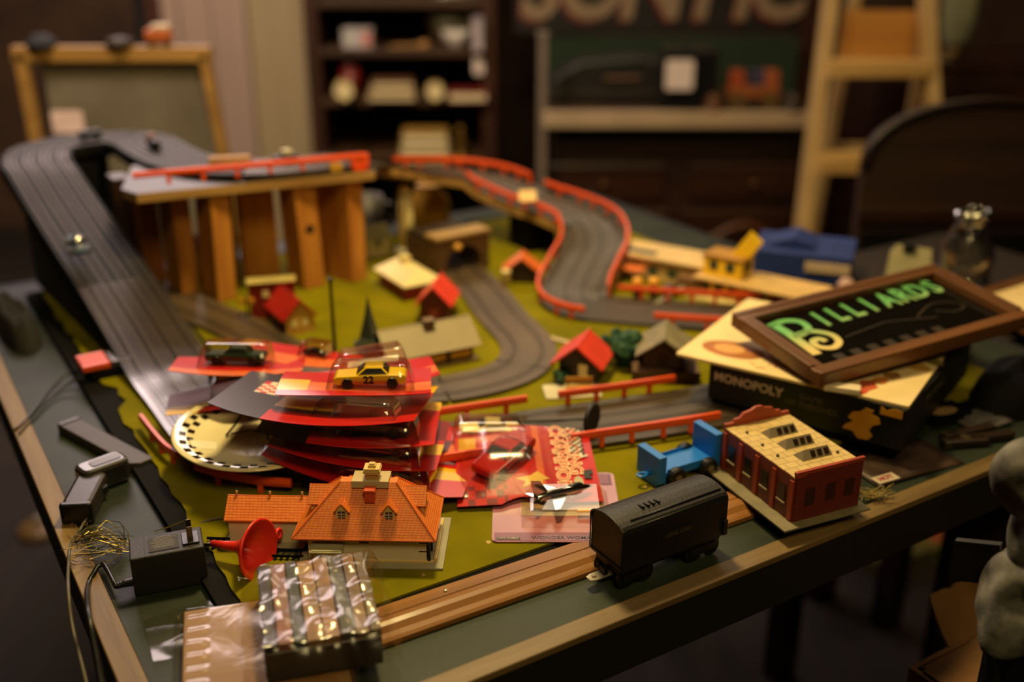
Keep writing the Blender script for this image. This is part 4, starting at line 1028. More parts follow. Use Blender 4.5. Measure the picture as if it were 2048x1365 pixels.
# annex
AXC, AYC = -.0865, .0135
st.add('annex_wall', MB().ext([(-.0145, .002), (.0145, .002), (.0145, .0245), (0, .036), (-.0145, .0245)], -.032, .038).xf(TT(AXC, AYC, 0) @ RZ(-90)), SWH)
for q in (-1, 1):
    A = Vector((AXC, AYC, .0366)); B = Vector((AXC, AYC + q * .0175, .0228))
    X = Vector((.0345, 0, 0)); vs = [A - X, A + X + Vector((.004, 0, 0)), B + X + Vector((.004, 0, 0)), B - X]
    vs += [v + Vector((0, q * .0004, .0010)) for v in vs]
    st.add('annex_roof', MB().add(vs, [(0, 1, 2, 3), (7, 6, 5, 4), (0, 4, 5, 1), (1, 5, 6, 2), (2, 6, 7, 3), (3, 7, 4, 0)]), ORR)
st.add('annex_ridge', MB().tube([(AXC - .0345, AYC, .0374), (AXC + .038, AYC, .0374)], .0007, 6), OPL)
for x in (-.027, .001, .028):
    st.add('ridge_finial', MB().lathe([(.0007, 0), (.0006, .0016), (.0013, .0024), (.0009, .0034), (.0012, .004), (0, .0048)], 8, M=TT(AXC + x, AYC, .0376)), SBG, smooth=True)
st.add('annex_plinth', MB().box((AXC, AYC - .004, .001), (.072, .044, .002)), SGR)
# small black ladder-like track piece left of the station
lp = Thing('track_ties', 'short black sleepered rail piece half hidden by the red funnel', 'rail piece', W(448, 1090, BH), R(-4))
for k in range(6): lp.add('sleeper', MB().box((-.012 + k * .005, 0, .0008), (.0022, .016, .0016)), BLACK)
for y in (-.005, .005): lp.add('rail', MB().box((0, y, .0026), (.032, .0012, .002)), DBLACK)
lp2 = Thing('track_ties', 'short black sleepered rail piece in front of the station bay', 'rail piece', W(578, 1112, BH), R(-2))
for k in range(5): lp2.add('sleeper', MB().box((-.010 + k * .005, 0, .0008), (.0022, .014, .0016)), BLACK)
for y in (-.0045, .0045): lp2.add('rail', MB().box((0, y, .0026), (.026, .0012, .002)), DBLACK)

# ------------------------------------------------------------------ black railway tender
td = Thing('train_tender', 'black toy railway tender with arched roof at the front of the table', 'toy train', Vector((.1205, .7495, TZ + .0003)), R(32))
TBL = mat('worn_black_enamel', (30, 26, 22), .42, rgb2=(20, 18, 16), scale=40, bump=.15, bscale=500)
TEND = mat('black_enamel_end', (20, 18, 16), .4)
LN, WD, Z0, Z1, AR = .108, .042, .0195, .0535, .0085
def archp(w, z0, z1, ar, n=10): return [(-w / 2, z0), (w / 2, z0), (w / 2, z1)] + [(w / 2 * math.cos(R(a)), z1 + ar * math.sin(R(a))) for a in range(9, 180, 171 // n)] + [(-w / 2, z1)]
td.add('body', MB().ext(archp(WD, Z0, Z1, AR), -LN / 2, LN / 2).xf(RZ(90)), TBL, bevel=.0012)
td.add('end_rim', MB().tube([Vector((-LN / 2 - .0006, -p[0], p[1])) for p in archp(WD * 1.0, Z0 + .003, Z1, AR)], .0009, 6, closed=True), TBL, smooth=True)
td.add('roof_seam', MB().tube([(-LN / 2 + .012, -.014, Z1 + .0068), (LN / 2 - .004, -.014, Z1 + .0068)], .0009, 6).tube([(-LN / 2 + .004, -.0195, Z1 + .0034), (LN / 2 - .004, -.0195, Z1 + .0034)], .0007, 6), TBL, smooth=True)
for k in range(4):
    st_ = TT(-.024 + k * .0052, -.004, Z1 + .0088)
    td.add('louvre', MB().box((0, 0, 0), (.0018, .0075, .0016)).xf(st_ @ RX(-10)), SLOTM)
td.add('name_plate', MB().box((0, -WD / 2 - .0004, .040), (.032, .0008, .006)), mat('dull_plate', (34, 30, 22), .4))
td.add('lettering', txt('LIONEL LINES', .0042, .0001, M=TT(0, -WD / 2 - .001, .040) @ RX(90)), mat('faded_gilt', (92, 78, 44), .5))
td.add('frame', MB().box((0, 0, .0165), (LN * .96, WD * .78, .006)), TBL, bevel=.0006)
td.add('step', MB().box((LN / 2 - .003, -WD / 2 - .001, .028), (.004, .003, .014)).box((LN / 2 + .001, 0, .024), (.003, WD * .9, .010)), TBL, bevel=.0004)
for x in (-.036, .034):
    tr = td.add('truck', MB().box((x, 0, .0105), (.022, WD * .52, .006)).box((x, -.0165, .0095), (.026, .002, .007)).box((x, .0165, .0095), (.026, .002, .007)), TEND, bevel=.0005)
    for dx in (-.0095, .0095):
        for y in (-.0135, .0135):
            td.add('wheel', MB().lathe([(0, -.002), (.0088, -.002), (.0088, -.0008), (.0078, .0), (.0074, .002), (0, .002)], 20, M=TT(x + dx, y, .0086) @ RX(90 if y > 0 else -90)), mat('blackened_steel', (70, 66, 60), .35, metal=.9), parent=tr, smooth=False)
        td.add('axle', MB().tube([(x + dx, -.015, .0086), (x + dx, .015, .0086)], .0014, 8), STEEL, parent=tr)
td.add('coupler', MB().prism([(-.071, -.0032), (-.066, -.005), (-.050, -.0045), (-.046, -.003), (-.046, .003), (-.050, .0045), (-.066, .005), (-.071, .0032)], .0078, .0092).box((-.0655, 0, .0098), (.0028, .003, .002)), mat('bright_tin', (196, 184, 164), .3, metal=.7), bevel=.0003, label='bright tin coupler')
td.add('hook', MB().box((-.056, 0, .012), (.004, .007, .006)), BLACK)

# ------------------------------------------------------------------ blue four-wheeled flat car
BLUE = mat('blue_toy_plastic', (22, 112, 206), .38, var=.05)
bc_ = Thing('flat_car', 'bright blue toy flat car with two upright ends and black wheels', 'toy wagon', W(1356, 948, BH), R(30))
bc_.add('bed', MB().box((0, 0, .0125), (.066, .030, .005)).box((0, -.0145, .0165), (.05, .001, .003)).box((0, .0145, .0165), (.05, .001, .003)), BLUE, bevel=.0006)
bc_.add('end_board', MB().box((-.032, 0, .0195), (.0085, .034, .027)), BLUE, bevel=.0008)
bc_.add('end_board', MB().box((.033, 0, .0235), (.0085, .034, .034)), BLUE, bevel=.0008)
bc_.add('skirt', MB().box((-.030, 0, .0065), (.012, .026, .009)).box((.030, 0, .0065), (.012, .026, .009)), BLUE, bevel=.0006)
for x in (-.0165, .021):
    for y in (-.0175, .0175):
        w_ = bc_.add('wheel', MB().lathe([(0, -.004), (.0085, -.004), (.0095, -.002), (.0095, .002), (.0085, .004), (0, .004)], 20, M=TT(x, y, .0096) @ RX(90)), BLACK, smooth=False)
        bc_.add('hub_cap', MB().lathe([(0, 0), (.0035, 0), (.003, .0012), (0, .0016)], 12, M=TT(x, y + (.004 if y > 0 else -.004), .0096) @ RX(-90 if y > 0 else 90)), mat('dull_hub', (112, 96, 70), .4), parent=w_)
hp = [(-.0425 + .0042 * math.cos(2 * math.pi * k / 14), .0034 * math.sin(2 * math.pi * k / 14), .0105) for k in range(14)]
bc_.add('coupling_ring', MB().tube(hp, .0014, 8, closed=True).box((-.0375, 0, .0105), (.005, .004, .003)), BLUE, smooth=False)

# ------------------------------------------------------------------ brick engine shed with cream roof
bk = Thing('brick_shed', 'toy red brick shed with cream roof, three skylights and stepped parapet', 'toy building', Vector((.250, .849, TZ + .0132)), R(24))
BRK = brickmat('red_brick_plastic', (122, 40, 22), (106, 33, 19), (84, 28, 16), .0034, .0016, .0002, rough=.5, plane='SUM', dist=.0002)
BRP = mat('red_brick_trim', (150, 56, 30), .5)
bw_, bd_, bh_ = .070, .104, .0415
bk.add('base_plate', MB().box((-.004, -.001, .001), (bw_ + .022, bd_ + .018, .002)), mat('grey_tan_base', (132, 122, 92), .6, rgb2=(112, 104, 78), scale=60), bevel=.0004)
for nm, c_, d_ in (('long_wall', (-bw_ / 2, 0, .002 + bh_ / 2), (.0026, bd_, bh_)), ('long_wall', (bw_ / 2, 0, .002 + bh_ / 2), (.0026, bd_, bh_)), ('end_wall', (0, -bd_ / 2, .002 + bh_ / 2 + .002), (bw_, .0026, bh_ + .004)), ('end_wall', (0, bd_ / 2, .002 + bh_ / 2), (bw_, .0026, bh_))):
    bk.add(nm, MB().box(c_, d_), BRK)
CRF = brickmat('cream_roof_slabs', (206, 178, 116), (196, 168, 108), (150, 124, 74), .012, .009, .0004, rough=.6, plane='XY', bump=.5)
bk.add('roof', MB().box((0, 0, bh_ + .0015), (bw_ + .002, bd_ - .002, .003)), CRF, bevel=.0003)
for k in range(5): bk.add('pilaster', MB().box((-bw_ / 2 - .0016, -bd_ / 2 + .003 + k * (bd_ - .006) / 4, bh_ / 2 + .001), (.0018, .005, bh_ - .004)), BRP)
for k in range(4):
    y = -bd_ / 2 + .0155 + k * (bd_ - .006) / 4
    bk.add('window', MB().box((-bw_ / 2 - .0014, y, .024), (.001, .009, .016)), DARKWIN)
    bk.add('window_sill', MB().box((-bw_ / 2 - .002, y, .0152), (.002, .011, .0016)), mat('grey_sill', (136, 120, 92), .6))
for x in (-.02, .002, .022): bk.add('window', MB().box((x, -bd_ / 2 - .0014, .024), (.010, .001, .016)), mat('brown_window', (58, 30, 20), .4))
# stepped parapet at the far end, low coping at the near end
stp = [(-.036, .0), (-.036, .0075), (-.027, .0075), (-.0255, .0105), (-.020, .011), (-.016, .0150), (-.008, .0165), (-.003, .019), (.003, .019), (.008, .0165), (.016, .015), (.020, .011), (.0255, .0105), (.027, .0075), (.036, .0075), (.036, .0)]
bk.add('stepped_parapet', MB().ext([(x, z + bh_ - .001) for x, z in stp], bd_ / 2 - .0015, bd_ / 2 + .002), BRP, bevel=.0005)
bk.add('parapet', MB().box((0, -bd_ / 2, bh_ + .0065), (bw_ + .003, .0036, .004)).box((-.031, -bd_ / 2, bh_ + .0046), (.010, .004, .004)), BRP, bevel=.0005)
SKG = mat('grey_skylight', (126, 114, 92), .55)
for k in range(3):
    y = .022 - k * .0235
    sk = bk.add('skylight', MB().add([(-.012, y - .006, bh_ + .003), (.020, y - .006, bh_ + .003), (.020, y + .008, bh_ + .003), (-.012, y + .008, bh_ + .003), (-.008, y + .000, bh_ + .0105), (.018, y + .000, bh_ + .0105)],
                [(0, 1, 5, 4), (1, 2, 5), (2, 3, 4, 5), (3, 0, 4), (3, 2, 1, 0)]), SKG)
    for j in range(3):
        x = -.002 + j * .0072
        vs = [Vector((x, y - .0049, bh_ + .0044)), Vector((x + .0046, y - .0049, bh_ + .0044)), Vector((x + .0046, y - .0014, bh_ + .0092)), Vector((x, y - .0014, bh_ + .0092))]
        nn = Vector((0, -.0072, .006)).normalized() * .0005
        vs = [v + nn for v in vs] + [v - nn for v in vs]
        bk.add('skylight_pane', MB().add(vs, [(0, 1, 2, 3), (7, 6, 5, 4), (0, 4, 5, 1), (1, 5, 6, 2), (2, 6, 7, 3), (3, 7, 4, 0)]), mat('rusty_dark_pane', (44, 28, 20), .35), parent=sk)
for x, y in ((-.024, .034), (-.026, .008), (-.026, -.014), (.026, -.030)): bk.add('roof_vent', MB().lathe([(.0014, 0), (.0014, .0018), (.0005, .0022)], 8, M=TT(x, y, bh_ + .003)), mat('dark_vent', (66, 50, 36), .5))

# ------------------------------------------------------------------ black game box, cream game board and framed mirror stacked on it
fc = Vector((.372, .906, 0))
gr = R(-36.5); ux, uy = Vector((math.cos(gr), math.sin(gr), 0)), Vector((-math.sin(gr), math.cos(gr), 0))
GW, GD = .205, .225
gc = fc - ux * GW / 2 + uy * GD / 2
gbx = Thing('game_box', 'flat black game box with silver title under the cream board', 'game box', Vector((gc.x, gc.y, TZ + .0150)), gr)
BXM = mat('black_box_print', (14, 13, 13), .45)
gbx.add('tray', MB().box((0, 0, .012), (GW - .006, GD - .006, .024)), DBLACK)
gbx.add('lid', MB().box((0, 0, .0265), (GW, GD, .043)), BXM, bevel=.0012)
SIL = mat('silver_print', (196, 172, 156), .4); GIL = mat('gilt_print', (206, 142, 36), .45)
gbx.add('title_lettering', txt('MONOPOLY', .0135, .0001, bold=.0004, M=TT(-.058, -GD / 2 - .0005, .032) @ RX(90)), SIL)
gbx.add('subtitle_lettering', txt('GAME\nOF THRONES', .009, .0001, M=TT(.010, -GD / 2 - .0005, .030) @ RX(90)), mat('dim_print', (92, 80, 64), .5))
gbx.add('side_lettering', txt('MONOPOLY', .0115, .0001, M=TT(GW / 2 + .0005, -.02, .036) @ RZ(90) @ RX(90)), mat('dim_print', (92, 80, 64), .5))
beast = [(0, 0), (.010, .001), (.014, .006), (.010, .010), (.013, .016), (.020, .019), (.018, .024), (.010, .027), (.012, .030), (.004, .0305), (-.001, .026), (-.008, .024), (-.012, .018), (-.006, .015), (-.013, .011), (-.016, .006), (-.006, .006)]
gbx.add('gilt_figure', MB().ext([(x + .060, z * 1.1 + .0065) for x, z in beast], -GD / 2 - .0007, -GD / 2 - .0001), GIL)
gbx.add('gilt_band', MB().ext([(.078, .038), (.099, .038), (.099, .046), (.090, .0465), (.084, .043), (.078, .046)], -GD / 2 - .0007, -GD / 2 - .0001), GIL)
# stand-off so the box sits level over the track
fc2 = Vector((.374, .908, 0)); g2 = R(-33); ux2, uy2 = Vector((math.cos(g2), math.sin(g2), 0)), Vector((-math.sin(g2), math.cos(g2), 0))
CW, CD = .240, .205
cc2 = fc2 - ux2 * CW / 2 + uy2 * CD / 2
cb = Thing('game_board', 'cream printed game board lying on the black game box', 'game board', Vector((cc2.x, cc2.y, TZ + .0634)), g2)
cb.add('board', MB().prism(rounded(CW, CD, .003), 0, .0032), CREAM, bevel=.0004)
cb.add('second_leaf', MB().prism(rounded(CW * .97, CD * .97, .003, cx=.002, cy=.004), -.0, .0001), CREAM)
def cbl(px, py):
    p = cb.I @ W(px, py, .0666); return p.x, p.y
ox_, oy_ = cbl(1466, 700)
cb.add('oval_portrait', MB().prism([(ox_ + .034 * math.cos(R(a)), oy_ + .022 * math.sin(R(a))) for a in range(0, 360, 12)], .0032, .0035), mat('sepia_print', (172, 104, 50), .6))
cb.add('portrait_face', MB().prism([(ox_ - .004 + .017 * math.cos(R(a)), oy_ + .012 * math.sin(R(a))) for a in range(0, 360, 15)], .0035, .0037), mat('peach_print', (214, 156, 88), .6))
random.seed(5)
for k in range(16):
    x, y = cbl(random.uniform(1505, 1568), random.uniform(708, 738))
    cb.add('red_script', MB().box((x, y, .0033), (random.uniform(.004, .011), .0014, .0004), rz=random.uniform(-.6, .6)), mat('faded_red_print', (198, 112, 66), .6))
for (px, py, r, c_) in ((1738, 772, .011, (188, 84, 44)), (1760, 762, .010, (204, 124, 50)), (1785, 752, .009, (150, 104, 50)), (1838, 736, .010, (190, 140, 60)), (1722, 784, .007, (196, 74, 44)), (1872, 726, .008, (120, 104, 50))):
    x, y = cbl(px, py)
    cb.add('printed_figure', MB().prism([(x + r * math.cos(t) * random.uniform(.6, 1.2), y + r * math.sin(t) * random.uniform(.6, 1.3)) for t in [i * math.pi / 5 for i in range(10)]], .0032, .0035), mat('print_%d_%d' % (c_[0], c_[1]), c_, .6))
single('eraser', 'small white eraser on the cream game board below the frame', 'eraser', MB().box((0, 0, .003), (.034, .014, .006)), mat('white_rubber', (226, 208, 176), .6), W(1684, 782, .0668), rz=R(-20), bevel=.001)

Fp, Lp, Rp = Vector((.297, .939, TZ + .0745)), Vector((.235, 1.068, TZ + .0895)), Vector((.552, 1.061, TZ + .0895))
X = (Rp - Fp).normalized(); Y = (Lp - Fp); DP = Y.length; Y = (Y - X * Y.dot(X)).normalized(); Z = X.cross(Y)
LP = (Rp - Fp).length + .004
M3 = Matrix((X, Y, Z)).transposed()
mr_ = Thing('framed_mirror', 'brown framed dark mirror lettered in green lying on the game board', 'mirror', Fp + X * LP / 2 + Y * DP / 2, eul=M3.to_euler())
FRW = woodmat('brown_frame_wood', (112, 70, 34), (84, 50, 22), .42, 4.0, axis=0, coat=.2)
FRW2 = woodmat('brown_frame_side_wood', (112, 70, 34), (84, 50, 22), .42, 4.0, axis=1, coat=.2)
fw = .0165
for s in (-1, 1):
    mr_.add('frame_rail', MB().box((0, s * (DP / 2 - fw / 2), .004), (LP, fw, .0145)).box((0, s * (DP / 2 - fw * .22), .0118), (LP, fw * .44, .002)), FRW, bevel=.0012)
    mr_.add('frame_stile', MB().box((s * (LP / 2 - fw / 2), 0, .004), (fw, DP - 2 * fw, .0145)).box((s * (LP / 2 - fw * .22), 0, .0118), (fw * .44, DP - 2 * fw, .002)), FRW2, bevel=.0012)
mr_.add('glass', MB().box((0, 0, .0015), (LP - 2 * fw, DP - 2 * fw, .003)), mat('smoked_mirror_glass', (16, 14, 12), .12, spec=.5))
# lettering paint runs from green to cream
gm = bpy.data.materials.new('green_to_cream_paint'); gm.use_nodes = True
N_ = gm.node_tree.nodes; L_ = gm.node_tree.links; b_ = N_['Principled BSDF']; b_.inputs['Roughness'].default_value = .5
tc = N_.new('ShaderNodeTexCoord'); sp = N_.new('ShaderNodeSeparateXYZ'); L_.new(tc.outputs['Object'], sp.inputs[0])
ad = N_.new('ShaderNodeMath'); ad.operation = 'MULTIPLY_ADD'; ad.inputs[1].default_value = -.06; L_.new(sp.outputs[0], ad.inputs[0]); L_.new(sp.outputs[1], ad.inputs[2])
mr = N_.new('ShaderNodeMapRange'); mr.inputs[1].default_value = -.012; mr.inputs[2].default_value = .030; L_.new(ad.outputs[0], mr.inputs[0])
cr = N_.new('ShaderNodeValToRGB'); cr.color_ramp.elements[0].color = lin((214, 190, 120)); cr.color_ramp.elements[1].color = lin((106, 176, 104)); L_.new(mr.outputs[0], cr.inputs[0]); L_.new(cr.outputs[0], b_.inputs['Base Color'])
def glyph(o):
    return mr_.add('letter', o, gm)
# big B with a curled lower bowl
def ribbon(pts, w, z=.0034):
    P_ = [Vector((p[0], p[1], z)) for p in pts]
    return MB().sweep(P_, [(-w / 2, 0), (-w / 2, .0006), (w / 2, .0006), (w / 2, 0)])
bx, by = -.098, .002
spine = [(bx - .012, by + .042), (bx - .010, by + .02), (bx - .011, by - .005), (bx - .012, by - .03)]
glyph(ribbon(spine, .011))
glyph(ribbon(catmull([Vector((*p, 0)) for p in ((bx - .018, by + .040), (bx + .004, by + .043), (bx + .018, by + .034), (bx + .016, by + .018), (bx + .002, by + .011), (bx - .01, by + .010))], .003), .008))
glyph(ribbon(catmull([Vector((*p, 0)) for p in ((bx - .006, by + .012), (bx + .014, by + .012), (bx + .028, by - .002), (bx + .026, by - .018), (bx + .012, by - .026), (bx + .000, by - .019), (bx + .001, by - .007), (bx + .011, by - .005), (bx + .014, by - .012))], .003), .0075))
for k, ch_ in enumerate('ILLIARDS'):
    xk = -.056 + k * .0232 + (.004 if k > 3 else 0)
    glyph(txt(ch_, .043, .0003, bold=.0011, xs=.70, M=TT(xk, .030 + .0012 * k, .0036)))
GH = mat('ghost_grey_print', (48, 39, 29), .4)
for k in range(7):
    mr_.add('printed_block', MB().box((-.092 + k * .022, -.042, .0033), (.012, .014, .0006)), GH)
mr_.add('printed_scroll', ribbon(catmull([Vector((*p, 0)) for p in ((.04, -.01), (.075, .006), (.10, .000), (.105, -.014), (.085, -.018), (.07, -.008))], .004), .0022), GH)
mr_.add('printed_cue', ribbon([(-.06, -.012), (.0, -.004), (.06, -.020)], .002), GH)

# ------------------------------------------------------------------ milk bottle, card, blue box and frame beyond
bt = Thing('milk_bottle', 'empty clear glass milk bottle behind the framed mirror', 'bottle', TB(1.177, .325, .0008))
GLASS = clear('clear_bottle_glass', (250, 248, 240), .17, .04, edge=.6, gain=.8)
ot = [(.030, 0), (.036, .003), (.037, .02), (.037, .062), (.034, .072), (.026, .088), (.0215, .098), (.0205, .108), (.0235, .110), (.025, .114), (.0245, .120), (.022, .121)]
bt.add('glass_body', MB().lathe([(0, .0)] + ot + [(r - .003, z) for r, z in ot[::-1][1:-2]] + [(.030, .006), (0, .006)], 36), GLASS, smooth=True)
bt.add('lip_ring', MB().tube([(.0235 * math.cos(2 * math.pi * k / 30), .0235 * math.sin(2 * math.pi * k / 30), .116) for k in range(30)], .0022, 8, closed=True), clear('thick_lip_glass', (206, 200, 176), .2, .05), smooth=True)
cd_ = Thing('index_card', 'pale index card with a dark clip leaning beside the milk bottle', 'card', W(1808, 590, .0005), eul=(R(-12), 0, R(-12)))
cd_.add('sheet', MB().ext([(-.030, 0), (.034, 0), (.030, .066), (-.016, .070), (-.024, .060)], -.0006, .0006), mat('pale_card', (186, 176, 140), .7))
cd_.add('clip', MB().box((.000, -.002, .066), (.016, .006, .012)), BLACK, bevel=.001)
bb = Thing('blue_box', 'blue cloth-covered box with a white open edge beyond the yellow toy building', 'box', W(1608, 566, .0008), R(-20))
BLC = mat('blue_cloth', (24, 50, 128), .75, rgb2=(18, 40, 106), scale=40, bump=.3, bscale=400)
bb.add('case', MB().box((-.006, .04, .020), (.135, .085, .040)), BLC, bevel=.003)
bb.add('lid', MB().box((-.006, .042, .043), (.140, .090, .006), M=RX(4)), BLC, bevel=.002)
bb.add('hinge_fold', MB().ext([(-.070, .044), (-.02, .060), (.01, .048)], .02, .082), BLC, bevel=.001)
bb.add('page_edge', MB().box((.030, -.0045, .026), (.062, .004, .014)), mat('white_page_edge', (196, 172, 146), .7), bevel=.0006)
single('pink_eraser_ball', 'small pinkish ball at the right end of the blue box', 'ball', MB().lathe([(0, -.012), (.007, -.0098), (.0115, -.004), (.0115, .004), (.007, .0098), (0, .012)], 18), mat('pinkish_rubber', (196, 158, 150), .6), W(1692, 572, .0128), smooth=True)
fr2 = Thing('picture_frame', 'corner of a brown picture frame with cream paper at the right edge', 'picture frame', W(2098, 604, .030), eul=(R(4), R(-6), R(24)))
for s in (-1, 1):
    fr2.add('frame_rail', MB().box((0, s * .058, 0), (.17, .012, .014)), FRW, bevel=.001)
    fr2.add('frame_stile', MB().box((s * .079, 0, 0), (.012, .104, .014)), FRW2, bevel=.001)
fr2.add('paper', MB().box((0, 0, .001), (.146, .104, .002)), CREAM)
TS = Thing('side_table', 'brown side table beyond the right end of the big table', 'table', TB(1.25, .36, -TZ), TR)
TS.add('top', MB().box((0, 0, TZ - .012), (.34, .36, .024)), woodmat('side_table_brown', (40, 25, 15), (26, 16, 10), .6, 3.0), bevel=.002)
for sx_ in (-1, 1):
    for sy_ in (-1, 1): TS.add('leg', MB().box((sx_ * .14, sy_ * .15, (TZ - .0245) / 2), (.04, .04, TZ - .0245)), DWOODZ)
tin = single('storage_tin', 'dark tin holding up the picture frame at the right edge', 'tin', MB().lathe([(.03, 0), (.03, .018)], 20), DBLACK, W(2098, 604, .0005), smooth=False)

# ------------------------------------------------------------------ dark clutter at the right of the table
def pouch(name, label, cat, loc, rx_, ry_, h, m, rz=0.0, seed=1, lump=.12):
    random.seed(seed); mb = MB(); ph = [random.uniform(0, 6.28) for _ in range(6)]
    def fn(u, v):
        a = 2 * math.pi * u; r = 1 - v
        k = 1 + lump * math.sin(2 * a + ph[0]) + lump * .6 * math.sin(3 * a + ph[1])
        z = h * (1 - r ** 4) * (1 + lump * math.sin(5 * u * 6.28 + ph[2]) * r + .15 * math.sin(7 * v + ph[3]))
        return (rx_ * r * k * math.cos(a), ry_ * r * k * math.sin(a), max(0.0, z))
    mb.grid(36, 8, fn)
    return single(name, label, cat, mb, m, loc, rz=rz, smooth=True)
LEA = mat('black_leather', (13, 11, 10), .75, bump=.2, bscale=150, spec=.2)
pouch('leather_bag', 'black soft leather bag lying right of the game box', 'bag', TB(.935, .072, .0006), .080, .042, .042, LEA, rz=R(40), seed=2, lump=.06)
ob = Thing('serving_spoon', 'pale spoon bowl poking out beside the black game box', 'spoon', W(1888, 830, .012), R(24))
ob.add('spoon_bowl', MB().lathe([(0, .002), (.009, .0028), (.0125, .0045), (.0118, .0052), (.008, .0036), (0, .003)], 20).xf(Matrix.Diagonal((1.3, .62, 1, 1))), mat('pale_horn', (150, 122, 84), .35), smooth=True)
ob.add('handle', MB().tube([(-.014, 0, .0045), (-.03, .001, .008), (-.055, .003, .010)], .002, 8), mat('pale_horn', (150, 122, 84), .35))
single('spoon_rest', 'flat dark block under the pale spoon', 'block', MB().box((0, 0, .006), (.05, .03, .0118)), DBLACK, W(1885, 838, .0005), rz=R(24), bevel=.001)
lf = Thing('printed_leaflet', 'grey folded leaflet with tiny print at the right of the table', 'leaflet', W(1958, 842, .0012), R(20))
lf.add('sheet', MB().grid(8, 4, lambda u, v: ((u - .5) * .052, (v - .5) * .040, .002 + .003 * math.sin(u * 5) ** 2)), mat('grey_leaflet_paper', (92, 86, 86), .5), smooth=True, solid=.0006)
for k in range(6): lf.add('print_line', MB().box((-.002 + .002 * (k % 2), .012 - k * .0046, .0062), (.030, .0012, .0003)), mat('pale_print', (150, 146, 146), .6))
mg = Thing('magazine', 'glossy dark brochure with a red and white corner logo near the brick shed', 'magazine', W(1800, 925, .0008), R(26))
mg.add('cover', MB().grid(10, 6, lambda u, v: ((u - .5) * .110, (v - .5) * .058, .0014 + .0012 * math.sin(u * 4 + v * 2))), mat('dusky_glossy_print', (84, 66, 58), .25, rgb2=(54, 40, 36), scale=40), smooth=True, solid=.0014)
mg.add('logo_patch', MB().box((-.041, -.0225, .0036), (.026, .012, .0006)), mat('white_print', (196, 178, 160), .4))
mg.add('logo_lettering', txt('HOT', .008, .0001, bold=.0003, M=TT(-.041, -.0225, .0041)), mat('red_print', (150, 30, 26), .4))
for k, (px, py, l_, a_) in enumerate(((1935, 872, .065, 10), (1975, 882, .06, 2), (1930, 892, .05, -4))):
    t = Thing('pocket_knife', ['dark folded pocket knife behind the brochure', 'dark pocket knife with pale bolster at the far right', 'short dark tool right of the brochure'][k], 'tool', W(px, py, .0006), R(a_ + 12))
    t.add('handle', MB().prism(rounded(l_, .011, .005), 0, .008), mat('dark_horn', (40, 28, 20), .35), bevel=.002)
    t.add('bolster', MB().box((-l_ / 2 + .004, 0, .004), (.008, .0112, .0084)), mat('dull_bolster', (110, 96, 76), .35, metal=.8), bevel=.001)
single('brush_tuft', 'dry straw-coloured brush tuft on the front edge of the table', 'brush', (lambda mb: [mb.tube([(random.uniform(-.01, .01), random.uniform(-.004, .004), .001), (random.uniform(-.012, .012), random.uniform(-.006, .006), .006), (random.uniform(-.02, .02), random.uniform(-.01, .01), random.uniform(.004, .012))], .0004, 4) for _ in range(36)] and mb)(MB()), mat('straw_bristle', (150, 128, 66), .6), W(1748, 1000, .0015), kind=None)
